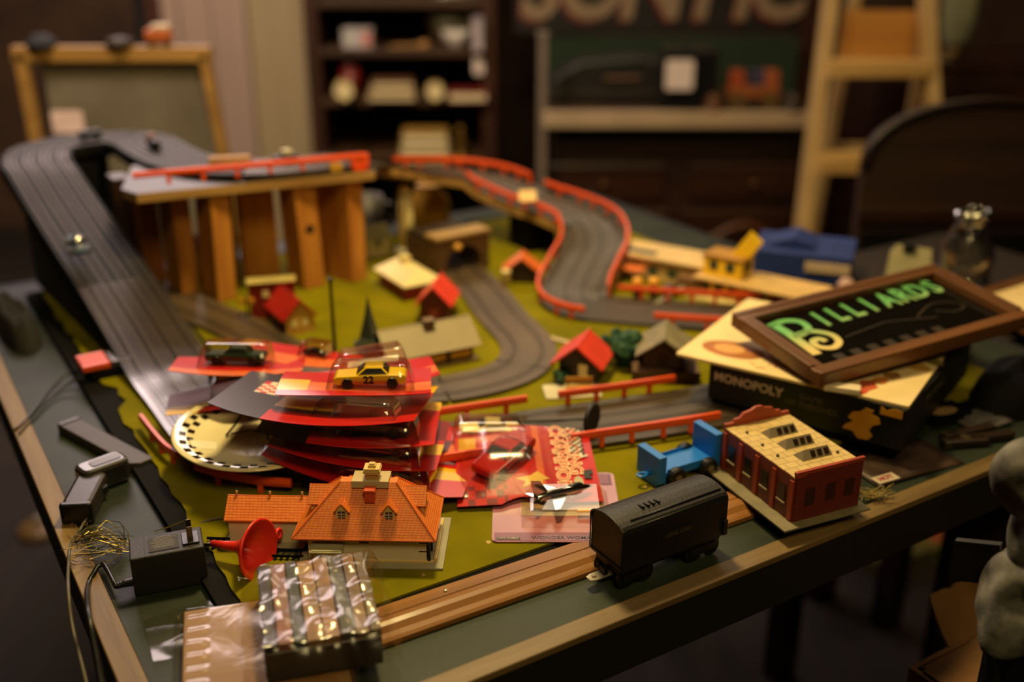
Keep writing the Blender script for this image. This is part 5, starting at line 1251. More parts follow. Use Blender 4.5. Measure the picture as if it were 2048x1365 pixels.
# ------------------------------------------------------------------ die-cast cars and blister packs
def diecast(t, M, paint, L=.064, side=None, number=None, nm='car_body', win=DARKWIN, nmat=None):
    "saloon with its parts; M carries car space (x forward, base on z=0) into the thing's space"
    k = L / .064; wd = .0265
    prof = [(-.032, .0055), (-.030, .0035), (.030, .0035), (.0322, .0055), (.0318, .0098), (.029, .0112), (.010, .0122), (-.012, .0128), (-.030, .0122), (-.0322, .0105)]
    body = MB().ext(prof, -wd / 2, wd / 2)
    for v in body.v:
        f = 1 - .10 * max(0, (abs(v.x) - .020) / .012); v.y *= f
    car = t.add(nm, body.xf(M @ Matrix.Scale(k, 4)), paint, bevel=.0014)
    cab = MB().add([(-.0175, -.0122, .0122), (.0125, -.0122, .0118), (.0125, .0122, .0118), (-.0175, .0122, .0122), (-.0105, -.0095, .0192), (.0035, -.0095, .0192), (.0035, .0095, .0192), (-.0105, .0095, .0192)],
                   [(0, 1, 5, 4), (1, 2, 6, 5), (2, 3, 7, 6), (3, 0, 4, 7), (4, 5, 6, 7)])
    t.add('cabin', cab.xf(M @ Matrix.Scale(k, 4)), paint, parent=car, bevel=.0012)
    def quad(a, b, c, d, off): return MB().add([Vector(p) + Vector(off) for p in (a, b, c, d)] + [Vector(p) - Vector(off) for p in (a, b, c, d)], [(0, 1, 2, 3), (7, 6, 5, 4), (0, 4, 5, 1), (1, 5, 6, 2), (2, 6, 7, 3), (3, 7, 4, 0)])
    for s in (-1, 1):
        t.add('side_window', quad((-.0145, s * .0117, .0135), (.0092, s * .0117, .0133), (.0028, s * .0101, .0180), (-.0100, s * .0101, .0180), (0, s * .0004, .0001)).xf(M @ Matrix.Scale(k, 4)), win, parent=car)
    t.add('windscreen', quad((.0112, -.0098, .0130), (.0112, .0098, .0130), (.0050, .0084, .0180), (.0050, -.0084, .0180), (.0004, 0, .0004)).xf(M @ Matrix.Scale(k, 4)), win, parent=car)
    t.add('rear_window', quad((-.0163, -.0098, .0136), (-.0163, .0098, .0136), (-.0118, .0084, .0180), (-.0118, -.0084, .0180), (-.0004, 0, .0004)).xf(M @ Matrix.Scale(k, 4)), win, parent=car)
    for x in (-.0195, .0195):
        for y in (-wd / 2 + .0016, wd / 2 - .0016):
            t.add('wheel', MB().lathe([(0, -.0022), (.0046, -.0022), (.0052, -.001), (.0052, .001), (.0046, .0022), (0, .0022)], 14, M=TT(x, y, .0050) @ RX(90)).xf(M @ Matrix.Scale(k, 4)), BLACK, parent=car)
    if side:
        for s in (-1, 1): t.add('side_stripe', MB().box((0, s * (wd / 2 + .0001), .0065), (.05, .0006, .0022)).xf(M @ Matrix.Scale(k, 4)), side, parent=car)
    if number:
        for q in (0, 180): t.add('race_number', txt(number, .0095, .0001, bold=.0003, M=M @ Matrix.Scale(k, 4) @ RZ(q) @ TT(-.001, -wd / 2 - .0008, .0085) @ RX(90)), nmat or BLACK, parent=car)
    return car
CR = mat('red_card_print', (190, 26, 22), .28, var=.08, coat=.1)
CB = mat('black_card_print', (22, 18, 18), .28, coat=.1)
CY = mat('yellow_card_print', (226, 176, 30), .3, coat=.1)
CWH = mat('white_card_print', (222, 206, 184), .3, coat=.1)
CO = mat('orange_card_print', (222, 104, 44), .3, coat=.1)
CDR = mat('dark_red_card_print', (120, 16, 16), .3, coat=.1)
CBACK = mat('grey_card_back', (74, 62, 54), .7)
CARDM = [CR, CB, CY, CWH, CO, CDR]
def card_sheet(w, d, bow=.0, curl=0.0, fn=None, nx=30, ny=24, wav=0.0):
    def f(u, v):
        x = (u - .5) * w
        y0 = -d / 2 - bow * (1 - (2 * u - 1) ** 2); y1 = d / 2
        y = y0 + (y1 - y0) * v
        return (x, y, curl * (2 * u - 1) ** 2 + wav * math.sin(4 * u + 3 * v))
    return MB().grid(nx, ny, f, mfn=fn)
def blister(cx, cy, w, d, h, z=.0006, n=5, nx=18, ny=12):
    def f(u, v):
        a = min(1, (1 - abs(2 * u - 1)) * n); b = min(1, (1 - abs(2 * v - 1)) * n)
        a = math.sin(a * math.pi / 2); b = math.sin(b * math.pi / 2)
        return (cx + (u - .5) * w, cy + (v - .5) * d, z + h * a * b)
    return MB().grid(nx, ny, f)
def print_stack(u, v):
    if u < .30:
        if .5 < v < .8 and u > .12: return 3 if (int(u * 40) + int(v * 26)) % 2 else 0
        return 1
    if .30 <= u < .62 and .30 < v < .55: return 2
    if v < .22: return 0
    if v > .8: return 1 if u < .7 else 2
    return 0 if u > .62 else 1
def print_plain(u, v):
    if v < .2: return 0
    if u > .8 and .3 < v < .5: return 2
    if u < .25: return 1
    return 5 if v > .6 else 0
def print_orange(u, v):
    if v < .18: return 0
    if u < .2 and v < .6: return 2
    return 4 if v < .5 else 0
def pack(label, loc, eul, w=.15, d=.12, bow=.02, fn=print_stack, bub=(.02, -.035, .085, .04, .022), car=None, curl=0.0, wav=0.0, group=None, text=None):
    t = Thing('blister_pack', label, 'toy package', loc, eul=eul, group=group)
    t.add('card', card_sheet(w, d, bow, curl, fn, wav=wav), CARDM, solid=.0006)
    if bub: t.add('blister', blister(*bub), PLASTIC, smooth=True)
    if car:
        paint, L, rz_, num, side = car
        diecast(t, TT(bub[0], bub[1], .001) @ RZ(rz_), paint, L, side=side, number=num)
    return t
single('black_carton', 'small black carton propping up the left packs of the heap', 'carton', MB().box((0, 0, .013), (.085, .05, .026)), DBLACK, W(500, 772, .0145), rz=R(16), bevel=.001)
GP = 'blister packs heaped in the middle of the layout'
NAVY = mat('navy_car_paint', (22, 26, 44), .25, coat=.5); GREYC = mat('grey_car_paint', (96, 84, 76), .25, coat=.5); ORC = mat('orange_brown_car', (150, 74, 30), .25, coat=.5)
YEC = mat('yellow_car_paint', (248, 208, 30), .22, var=.03, coat=.6); CRC = mat('cream_car_paint', (238, 218, 140), .25, var=.03, coat=.5); RDC = mat('red_car_paint', (176, 26, 20), .16, var=.04, coat=.8)
GRC = mat('green_car_paint', (34, 62, 42), .25, coat=.5); PNK = mat('orange_pink_stripe', (212, 110, 56), .4)
pack('lowest blister pack of the heap, red card reaching toward the station', W(752, 902, .031), (R(-3), R(9), R(-8)), w=.185, d=.105, bow=.024, fn=print_plain, bub=(.018, -.034, .09, .045, .019), car=(GREYC, .064, 180, None, None), group=GP)
pack('second blister pack from the bottom of the heap with a dark car', W(728, 866, .051), (R(-5), R(7.5), R(-4)), w=.150, d=.115, bow=.018, fn=print_plain, bub=(.018, -.040, .085, .042, .019), car=(NAVY, .064, 180, None, ORC), group=GP)
pack('third blister pack from the bottom of the heap with black card', W(708, 832, .069), (R(-7), R(5), R(0)), w=.155, d=.115, bow=.022, fn=print_stack, bub=(.022, -.042, .085, .040, .020), car=(mat('black_car_paint', (16, 14, 14), .2, coat=.6), .064, 180, None, None), group=GP)
pack('black and red blister pack with checkered flag near the top of the heap', W(655, 796, .087), (R(-8), R(1.5), R(-8)), w=.185, d=.105, bow=.026, fn=print_stack, bub=(.040, -.040, .075, .035, .016), curl=.003, group=GP)
pack('red blister pack with yellow race car on top of the heap', W(712, 764, .1060), (R(-6), R(.5), R(4)), w=.135, d=.066, bow=.012, fn=print_orange, bub=(.014, -.012, .078, .034, .022), car=(YEC, .064, 180, '22', PNK), wav=.002, group=GP)
pack('red blister pack with glaring bubble at the back of the heap', W(748, 748, .084), (R(-6), R(-3), R(14)), w=.12, d=.06, fn=print_orange, bub=(0, .0, .07, .035, .026), group=GP)
pack('dark red blister pack at the left of the heap with yellow corner', W(470, 780, .048), (R(-8), R(-7), R(16)), w=.135, d=.07, fn=lambda u, v: 2 if (u < .22 and v < .35) else (1 if u > .6 else 5), bub=(.01, 0, .07, .035, .015), group=GP)
pack('red blister pack with white and green car at the left of the heap', W(478, 728, .073), (R(-9), R(3), R(6)), w=.130, d=.055, fn=lambda u, v: 4 if v < .25 else 0, bub=(-.002, .0, .075, .034, .023), car=(GRC, .06, 175, None, None), group=GP)
pack('orange blister pack with a dark bubble behind the left of the heap', W(592, 706, .064), (R(-9), R(4), R(-12)), w=.135, d=.05, fn=lambda u, v: 2 if u < .15 else (4 if v < .5 else 0), bub=(.022, .0, .03, .03, .016), car=(mat('black_car_paint', (16, 14, 14), .2, coat=.6), .026, 0, None, None), group=GP)
kk = bpy.data.objects
pack('blister pack with cream race car numbered one behind the red-car pack', W(972, 884, .0165), (R(-3), R(3), R(6)), w=.135, d=.075, bow=.008, fn=print_orange, bub=(.004, .010, .075, .034, .020), car=(CRC, .060, 180, '1', PNK))
# red-car pack, the sharp one
rc = Thing('blister_pack', 'red blister pack with a glossy red coupe, lying in front of the track', 'toy package', Vector((.0125, .882, TZ + .0212)), eul=(R(7.2), 0, R(4)))
def print_red(u, v):
    if u < .34 and v < .22: return 5 if (int(u * 30 // 2) + int(v * 24 // 2)) % 2 else 0
    if .03 < u < .14 and .62 < v < .86: return 2
    if .58 < u < .63: return 4
    return 0
def rc_sheet():
    def f(u, v):
        x = (u - .5) * .130; y = (v - .5) * .126
        if v > .8 and u > .5: y -= .020 * ((u - .5) * 2) ** 2 * (v - .8) * 5
        if v < .12 and .30 < u < .62: y += .010 * math.sin((u - .30) / .32 * math.pi)
        return (x, y, .0012 * math.sin(3 * u) - .002 * v * v)
    return MB().grid(40, 40, f, mfn=print_red)
rc.add('card', rc_sheet(), CARDM, solid=.0006)
bl = blister(-.018, .004, .088, .108, .0230, n=1.45, nx=34, ny=34)
rc.add('blister', bl, clear('crinkled_blister', (252, 244, 236), .035, .22, bump=.2, bscale=40, gain=.25), smooth=True)
diecast(rc, TT(-.020, .000, .0012) @ RZ(52 + 180), RDC, .070)
txc = mat('cream_outline_print', (236, 200, 150), .35); 
for row, (wtxt, x) in enumerate((('RACING', .0455), ('CHAMPIONS', .0325))):
    Mx = TT(x, .014 if row == 0 else .000, .0014) @ RZ(-90)
    rc.add('title_outline', txt(wtxt, .0165, .00008, bold=.0009, xs=1.22, M=Mx), txc)
    rc.add('title_lettering', txt(wtxt, .0165, .00012, bold=-.0002, xs=1.22, M=TT(0, 0, .00012) @ Mx), CR)
rc.add('flag_field', MB().prism([(.0445, .054), (.0565, .048), (.0545, .010), (.0605, .006), (.046, .000), (.0415, .020)], .0012, .00135), CWH)
fl_ = MB()
for i in range(5):
    for j in range(12):
        if (i + j) % 2: fl_.box((.0450 + i * .0027, .050 - j * .0035 - i * .0008, .0015), (.0026, .0034, .0002))
rc.add('flag_check', fl_, CB)
rc.add('hang_hole', MB().prism([(.052, -.018), (.060, -.016), (.0605, -.023), (.057, -.025), (.0595, -.030), (.052, -.030)], .0011, .0016), SLOTM)
rc.add('yellow_burst', MB().prism([(-.006, -.040), (.004, -.034), (.012, -.040), (.014, -.030), (.020, -.028), (.014, -.022), (.010, -.016), (.003, -.022), (-.012, -.026), (-.002, -.031)], .0011, .0014), mat('pale_yellow_print', (226, 190, 80), .35))
rc.add('small_oval', MB().prism([(.046 + .0045 * math.cos(R(a)), -.036 + .010 * math.sin(R(a))) for a in range(0, 360, 20)], .0011, .0014), mat('grey_green_print', (170, 160, 120), .4))
# jet pack
jt = Thing('blister_pack', 'pink and purple blister pack holding a silver toy jet', 'toy package', Vector((.0390, .8230, TZ + BH + .0006)), R(0))
PK = mat('pink_purple_print', (186, 120, 122), .25, rgb2=(150, 88, 112), scale=14, coat=.1)
jt.add('card', MB().prism(rounded(.112, .118, .005), 0, .0008), PK)
jt.add('lower_band', MB().box((0, -.0515, .0009), (.108, .013, .0003)), mat('mauve_print', (130, 74, 96), .3))
jt.add('name_lettering', txt('WONDER WOMAN JET', .0062, .00008, M=TT(.010, -.0535, .0012), bold=.0001), mat('plum_print', (40, 16, 26), .35))
jt.add('maker_patch', MB().prism(rounded(.020, .0035, .001, cx=-.042, cy=-.0545), .0009, .0012), BLACK)
jt.add('maker_lettering', txt('HOT WHEELS', .0028, .00005, M=TT(-.042, -.0545, .0014)), CWH)
jt.add('purple_patch', MB().box((.043, .046, .001), (.020, .020, .0004)), mat('deep_plum_print', (96, 22, 64), .3))
for k in range(4): jt.add('patch_print', MB().box((.043, .052 - k * .004, .0013), (.014, .001, .0002)), mat('pale_plum_print', (200, 140, 170), .4))
jt.add('pale_field', MB().box((.006, .012, .0009), (.074, .060, .0003)), mat('tan_field_print', (170, 140, 104), .3))
jt.add('blister', blister(.008, -.006, .078, .064, .0125, n=3.5, nx=30, ny=26), clear('clear_tray_plastic', (250, 246, 240), .015, .14, gain=.22), smooth=False)
jet = jt.add('jet', MB().tube([(-.026, 0, 0), (-.022, 0, 0), (-.010, 0, .0004), (.006, 0, .0004), (.018, 0, 0), (.027, 0, -.0006), (.033, 0, -.001)], [.0022, .0036, .0046, .005, .0042, .0026, .0004], 14).xf(TT(.004, .002, .0125) @ RZ(24)), CHROME, smooth=True)
jm = TT(.004, .002, .0125) @ RZ(24)
jt.add('tail_fin', MB().ext([(-.026, .002), (-.012, .004), (-.020, .016), (-.029, .018)], -.0006, .0006).xf(jm), CHROME, parent=jet)
for s in (-1, 1):
    jt.add('wing', MB().prism([(.006, s * .003), (-.012, s * .024), (-.017, s * .024), (-.010, s * .003)], -.0012, -.0002).xf(jm), CHROME, parent=jet)
    jt.add('tailplane', MB().prism([(-.018, s * .002), (-.027, s * .010), (-.030, s * .010), (-.026, s * .002)], .000, .0008).xf(jm), CHROME, parent=jet)
jt.add('canopy', MB().lathe([(0, -.0085), (.0022, -.006), (.0030, 0), (.0022, .006), (0, .0085)], 12, M=jm @ TT(.014, 0, .0036) @ RY(90)), DARKWIN, parent=jet, smooth=True)
jt.add('stand_stem', MB().tube([(.002, 0, -.011), (.002, 0, -.003)], .0016, 8).xf(jm), clear('stem_plastic', (230, 226, 214), .3, .1), parent=jet)
jt.add('gold_badge', MB().box((.024, -.018, .006), (.012, .004, .0016)), mat('gilt_badge', (214, 160, 70), .3, metal=.6))

# ------------------------------------------------------------------ souvenir plate on the guard rails
pt = Thing('souvenir_plate', 'cream souvenir plate with a black checkered rim resting on the guard rails', 'plate', W(514, 884, .0315), eul=(R(3), R(2), R(14)))
PLC = mat('cream_glaze', (236, 222, 176), .12, var=.03, coat=.6)
PR = .0775
pt.add('dish', MB().lathe([(0, .0), (.036, 0), (.038, .001), (.058, .006), (PR - .002, .0125), (PR, .0140), (PR - .0012, .0152), (.056, .0086), (.044, .0040), (.030, .0030), (0, .0030)], 56), PLC, smooth=True)
def rim(r): # height of the upper surface at radius r
    pts = [(0, .003), (.030, .003), (.044, .004), (.056, .0086), (PR - .0012, .0152)]
    for (r0, z0), (r1, z1) in zip(pts, pts[1:]):
        if r <= r1: return z0 + (z1 - z0) * (r - r0) / (r1 - r0)
    return pts[-1][1]
chk = MB(); nseg = 52
for i in range(nseg):
    for j in range(2):
        if (i + j) % 2: continue
        r0 = .0575 + j * .0068; r1 = r0 + .0062; a0 = 2 * math.pi * i / nseg; a1 = a0 + 2 * math.pi / nseg * .9
        vs = [Vector((r * math.cos(a), r * math.sin(a), rim(r) + .0003)) for r, a in ((r0, a0), (r1, a0), (r1, a1), (r0, a1))]
        chk.add(vs, [(0, 1, 2, 3)])
pt.add('rim_check', chk, mat('black_glaze', (18, 16, 16), .2, coat=.5))
pt.add('blue_print', MB().prism([(.004, -.030), (.026, -.036), (.030, -.018), (.008, -.012)], .0031, .0037), mat('blue_glaze', (36, 54, 104), .2, coat=.5))
pt.add('flag_print', MB().prism([(.028, -.034), (.042, -.030), (.044, -.018), (.036, -.012), (.030, -.022)], .0033, .0042), mat('black_glaze', (18, 16, 16), .2, coat=.5))
pt.add('yellow_print', MB().prism([(.004, -.008), (.020, -.012), (.030, -.006), (.022, .002), (.010, .002)], .0031, .0036), mat('yellow_glaze', (206, 160, 50), .2, coat=.5))
pt.add('price_sticker', MB().box((-.046, -.010, .0062), (.028, .014, .0006), M=RY(18) @ RZ(12)), mat('white_sticker', (236, 226, 196), .5))
hg = Thing('plate_stand', 'thin bent wire plate stand lying in the souvenir plate', 'wire stand', W(505, 862, .038))
hg.add('wire', MB().tube([W(452, 872, .0375), W(470, 850, .044), W(490, 818, .060), W(500, 824, .060), W(520, 836, .050), W(530, 850, .045), W(537, 880, .0375)], .0011, 8), mat('dark_wire', (70, 58, 44), .3, metal=.8), world=True, smooth=True)
hg.add('cross_wire', MB().tube([W(462, 868, .0385), W(500, 862, .0385), W(534, 866, .0385)], .0009, 8), mat('dark_wire', (70, 58, 44), .3, metal=.8), world=True, smooth=True)

# ------------------------------------------------------------------ black rod with a disc on the front track
dc = Thing('axle_rod', 'black disc on a thin rod lying on the front track', 'axle', W(1183, 866, .0148), R(0))
dc.add('disc', MB().lathe([(0, -.0018), (.0150, -.0018), (.0158, 0), (.0150, .0018), (0, .0018)], 28, M=TT(0, 0, .0158) @ RZ(-32) @ RY(90)), mat('matt_black_rubber', (26, 24, 24), .5))
dc.add('rod', MB().tube([(0, 0, .0158), W(1010, 846, .016) - W(1183, 866, .0148)], .0013, 8), BLACK)
dc.add('fork', MB().box(W(1002, 843, .0165) - W(1183, 866, .0148), (.009, .004, .008)).box(W(990, 838, .017) - W(1183, 866, .0148), (.006, .003, .010)), mat('dull_grey_plastic', (72, 66, 58), .5), bevel=.0005)

# ------------------------------------------------------------------ left side: controller, bar, adapter, wires, funnel
gun = Thing('hand_controller', 'black pistol-grip hand controller lying at the left edge of the table', 'controller', W(195, 965, .0006))
GB = mat('dark_grey_bakelite', (44, 40, 37), .3, var=.12, coat=.4)
b0, b1 = W(158, 962, .013), W(252, 928, .013)
v_ = (b1 - b0); ga = math.atan2(v_.y, v_.x); Lb = v_.length
gun.add('barrel', MB().prism(rounded(Lb, .026, .008), -.0115, .0115).xf(TT((b0 + b1) / 2) @ Matrix.Rotation(ga, 4, 'Z')), GB, world=True, bevel=.004)
gun.add('top_panel', MB().prism(rounded(Lb * .62, .012, .003), .0110, .0122).xf(TT((b0 + b1) / 2 + v_ * .08) @ Matrix.Rotation(ga, 4, 'Z')), mat('grey_brown_panel', (66, 60, 54), .35), world=True)
g0, g1 = W(186, 965, .011), W(156, 1022, .011)
w_ = g1 - g0; gg = math.atan2(w_.y, w_.x)
gun.add('grip', MB().prism(rounded(w_.length + .012, .027, .009), -.0105, .0095).xf(TT((g0 + g1) / 2) @ Matrix.Rotation(gg, 4, 'Z')), mat('brown_black_grip', (38, 31, 27), .38), world=True, bevel=.004)
gun.add('trigger', MB().prism(rounded(.012, .006, .0025), -.004, .004).xf(TT(W(205, 982, .010)) @ Matrix.Rotation(ga + .4, 4, 'Z')), BLACK, world=True, bevel=.001)
gun.add('grip_cap', MB().prism(rounded(.008, .028, .0035), -.0108, .0098).xf(TT(g1 + w_.normalized() * .003) @ Matrix.Rotation(gg, 4, 'Z')), BLACK, world=True, bevel=.002)
def cable(name, label, pts, r, m, n=8, step=.006):
    return single(name, label, 'cable', MB().tube(catmull(pts, step), r, n), m, smooth=True)
GCB = mat('grey_cable', (92, 84, 70), .45)
cable('controller_cable', 'thin grey cable from the hand controller hanging over the table edge', [W(178, 1030, .008), W(160, 1060, .003), W(142, 1090, .0035), W(138, 1112, .0035), Q(136, 1170, .672), Q(144, 1250, .64), Q(172, 1365, .60), Q(200, 1500, .56)], .0013, GCB)
a0, a1 = W(140, 852, .005), W(288, 932, .005)
v_ = a1 - a0
br = Thing('track_bar', 'long dark grey plastic bar lying behind the hand controller', 'plastic bar', (a0 + a1) / 2 - Vector((0, 0, .0045)), math.atan2(v_.y, v_.x))
br.add('bar', MB().prism([(-v_.length / 2, -.011), (v_.length / 2 - .008, -.011), (v_.length / 2, -.004), (v_.length / 2, .011), (-v_.length / 2, .011)], 0, .009), mat('dusty_black_plastic', (58, 50, 44), .5), bevel=.001)
br.add('end_cap', MB().box((-v_.length / 2 - .001, 0, .005), (.006, .0226, .0102)), BLACK, bevel=.0008)
# power adapter
ad_ = Thing('power_adapter', 'black mains adapter block with upright prongs near the wire bundle', 'adapter', Vector((-.2745, .7245, TZ + .0004)), R(20))
ABX = mat('black_adapter_plastic', (26, 24, 23), .5, bump=.2, bscale=900)
ad_.add('case', MB().box((0, 0, .0172), (.056, .032, .0344)), ABX, bevel=.0012)
ad_.add('rating_label', MB().box((-.002, -.001, .0346), (.023, .020, .0006)), mat('dark_label', (40, 37, 34), .65))
lb = MB()
for k in range(8): lb.box((-.002 + random.uniform(-.001, .001), .0065 - k * .0019, .035), (.0185 - random.uniform(0, .005), .0006, .0002))
ad_.add('label_print', lb, mat('label_grey_print', (120, 112, 100), .5))
ad_.add('label_lettering', txt('ADAPTER', .0028, .00005, M=TT(-.002, .0085, .0351)), mat('label_grey_print', (120, 112, 100), .5))
ad_.add('prong_seat', MB().box((.0185, -.001, .0352), (.013, .018, .0016)), BLACK, bevel=.0004)
for y in (-.0055, .006): ad_.add('prong', MB().box((.0185, y, .0418), (.0044, .0011, .0125)), mat('prong_steel', (120, 104, 84), .25, metal=1.0), bevel=.0004)
ad_.add('seam', MB().box((-.0165, 0, .0343), (.0005, .0322, .0006)), SLOTM)
ad_.add('strain_relief', MB().tube([(-.028, -.006, .008), (-.034, -.007, .0085), (-.041, -.008, .008)], [.0034, .003, .0022], 10), BLACK)
for k in range(5): ad_.add('relief_rib', MB().tube([(-.0295 - k * .0023, -.0062 - k * .0003, .0082), (-.0305 - k * .0023, -.0062 - k * .0003, .0082)], .0037 - k * .0003, 10), BLACK)
Aw = lambda x, y, z: ad_.M @ Vector((x, y, z))
cable('adapter_cord', 'thick black cord from the adapter dropping over the table edge', [Aw(-.041, -.008, .0078), W(205, 1128, .006), W(186, 1150, .0036), W(176, 1172, .0036), Q(176, 1220, .63), Q(190, 1300, .60), Q(214, 1420, .57)], .0021, BLACK)
cable('black_lead', 'thin black lead lying across the wire bundle to the adapter', [W(150, 1086, .004), W(175, 1078, .004), W(215, 1080, .006), W(252, 1078, .010)], .0009, BLACK)
random.seed(11); wb = MB(); wb2 = MB()
for k in range(34):
    s = Vector((W(250, 1098, .006))) + Vector((random.uniform(-.004, .004), random.uniform(-.012, .012), random.uniform(-.003, .006)))
    e = W(random.uniform(136, 190), random.uniform(1066, 1128), .0035) + Vector((0, 0, random.uniform(0, .014)))
    m_ = (s + e) / 2 + Vector((random.uniform(-.012, .012), random.uniform(-.012, .012), random.uniform(.0, .012)))
    q_ = e + Vector((random.uniform(-.006, .012), random.uniform(-.008, .008), random.uniform(-.002, .004)))
    for p in (m_, e, q_): p.z = max(p.z, TZ + .0030)
    (wb if k % 3 else wb2).tube(catmull([s, m_, e, q_], .006), .00035, 4)
wt = Thing('wire_bundle', 'spray of fine bare brass wires at the left of the adapter', 'wires', W(195, 1095, .0005))
wt.add('brass_strands', wb, mat('brass_wire', (196, 170, 96), .3, metal=.9), world=True)
wt.add('dark_strands', wb2, mat('tarnished_wire', (104, 96, 80), .35, metal=.8), world=True)
single('wire_offcuts', 'few straight brass wire ends lying behind the adapter', 'wires', (lambda mb: [mb.tube([W(308 + 4 * k, 1064 - k, .004 + k * .0006), W(352 + 3 * k, 1050 - 1.5 * k, .010 + .0005 * k)], .0004, 4) for k in range(6)] and mb)(MB()), mat('brass_wire', (196, 170, 96), .3, metal=.9))
cable('black_lead', 'thin grey lead running from behind the adapter to the station annex', [W(372, 1062, .004), W(400, 1048, .008), W(430, 1038, .0105), W(462, 1036, .0112)], .0011, GCB)
# funnel
fa, fb, fm = W(408, 1106, .0135), W(470, 1106, .0195), W(512, 1106, .0255)
fdir = Vector((.93, -.36, .10)).normalized()
fn_ = Thing('funnel', 'small red plastic funnel lying on its side before the station', 'funnel', Vector((-.2035, .7275, TZ + .0262)), eul=fdir.to_track_quat('Z', 'Y').to_euler())
FR = mat('red_funnel_plastic', (232, 48, 38), .32, var=.04, spec=.6)
op = [(.0028, -.044), (.0036, -.030), (.0046, -.020), (.0075, -.014), (.0235, .000), (.0245, .002), (.0225, .002), (.0060, -.0135), (.0030, -.019), (.0020, -.044)]
fn_.add('cone', MB().lathe(op, 40), FR, smooth=True)
fn_.add('rim', MB().tube([(.0242 * math.cos(2 * math.pi * k / 40), .0242 * math.sin(2 * math.pi * k / 40), .0012) for k in range(40)], .0011, 8, closed=True), FR, smooth=True)
rgM = Matrix.Rotation(0, 4, 'Z')
fn_q = fn_.I.to_3x3() @ Vector((1, .25, .05)); fn_q.z = 0; fn_q.normalize()
rc0 = fn_q * .0285
fn_.add('hanging_ring', MB().tube([(rc0.x + .0036 * math.cos(2 * math.pi * k / 18), rc0.y + .0036 * math.sin(2 * math.pi * k / 18), .0012) for k in range(18)], .0016, 8, closed=True), FR, smooth=True)
# terminal with orange plugs beside the ramp
tm = Thing('terminal_block', 'black terminal block with three orange plugs at the left of the ramp', 'terminal', W(206, 742, BH), TR)
tm.add('base', MB().box((.006, -.004, .006), (.046, .042, .012)), DBLACK, bevel=.001)
for k in range(3): tm.add('plug', MB().box((-.010, .009 - k * .0145, .0155), (.030, .0105, .007)), ORANGE, bevel=.001)
tm.add('cover', MB().box((.018, -.004, .0145), (.022, .036, .006)), mat('grey_cover', (62, 56, 54), .4), bevel=.001)
cable('black_lead', 'black leads from the terminal block trailing to the left table edge', [W(168, 738, .016), W(130, 752, .010), W(85, 800, .003), W(50, 842, .003), W(30, 860, .003)], .0014, BLACK)
cable('black_lead', 'second dark lead from the terminal block curving along the table', [W(172, 750, .016), W(120, 780, .006), W(80, 822, .0028), W(38, 868, .003)], .0012, mat('dark_green_lead', (30, 30, 24), .5))
cable('cable_loop', 'dark cable loop lying on the foot of the ramp', [W(352, 690, .019), W(338, 668, .021), W(350, 648, .025), W(372, 645, .024), W(390, 660, .020), W(408, 684, .016), W(424, 704, .014)], .0022, mat('dark_brown_cable', (34, 28, 26), .5))
# silver blue car on the ramp
rcar = Thing('race_car', 'tiny silver and blue slot car on the ramp', 'toy car', W(156, 498, .0985), eul=(R(15.5), 0, TR + R(2)))
rcar.add('body', MB().prism([(-.008, -.020), (.008, -.020), (.0105, -.012), (.0085, -.004), (.010, .010), (.008, .022), (-.008, .022), (-.010, .010), (-.0085, -.004), (-.0105, -.012)], .0025, .009), mat('blue_silver_paint', (64, 80, 108), .25, coat=.5), bevel=.0015)
rcar.add('canopy', MB().lathe([(.0085, .009), (.0075, .014), (.004, .018), (0, .019)], 16), CHROME, smooth=True)
for x in (-.009, .009):
    for y in (-.012, .013): rcar.add('wheel', MB().lathe([(0, -.003), (.005, -.003), (.005, .003), (0, .003)], 14, M=TT(x, y, .005) @ RY(90)), BLACK)
# small things on the bridge deck and turn
t = Thing('spare_block', 'flat yellow-brown block lying on the bridge deck behind the orange rail', 'block', TB(.335, .895, .1765), TR + R(-20))
t.add('block', MB().box((0, 0, .005), (.055, .016, .010)), mat('ochre_block', (166, 116, 34), .55), bevel=.001)
t.add('underside', MB().box((0, 0, .0004), (.05, .014, .0006)), DBLACK)
t = Thing('slot_car', 'small white and dark car on the bridge deck', 'toy car', TB(.405, .868, .1775), TR + R(4))
t.add('body', MB().prism(rounded(.034, .016, .004), .002, .008), BLACK, bevel=.001)
t.add('cab', MB().box((.002, 0, .012), (.014, .012, .008)), mat('pale_cab', (190, 176, 150), .4), bevel=.002)
for x in (-.010, .010): t.add('wheel', MB().lathe([(0, -.0085), (.0035, -.0085), (.0035, .0085), (0, .0085)], 12, M=TT(x, 0, .0035) @ RX(90)), BLACK)
t = Thing('yellow_block', 'small yellow block beside the car on the bridge deck', 'block', TB(.45, .80, .1705), TR)
t.add('block', MB().box((0, 0, .006), (.016, .010, .012)), mat('yellow_block_paint', (204, 158, 52), .5), bevel=.001)
t.add('stripe', MB().box((0, 0, .006), (.004, .0104, .0124)), mat('ochre_block', (166, 116, 34), .55))
t = Thing('orange_clip', 'orange rail clip standing at the right end of the bridge', 'clip', TB(.484, .795, .1695), TR)
t.add('clip', MB().box((0, 0, .012), (.026, .006, .018)), ORANGE, bevel=.001)
t.add('tab', MB().box((0, -.002, .001), (.02, .008, .002)), ORANGE)
t = Thing('dark_locomotive', 'dark toy locomotive with brown cab on the far banked turn', 'toy train', TB(.275, 1.06, .1755), TR + R(88))
t.add('boiler', MB().tube([(-.02, 0, .008), (.012, 0, .008)], .006, 12), BLACK)
t.add('cab', MB().box((.018, 0, .010), (.012, .012, .016)), mat('brown_cab', (120, 76, 30), .5), bevel=.001)
t.add('chassis', MB().box((0, 0, .002), (.045, .010, .003)), BLACK)
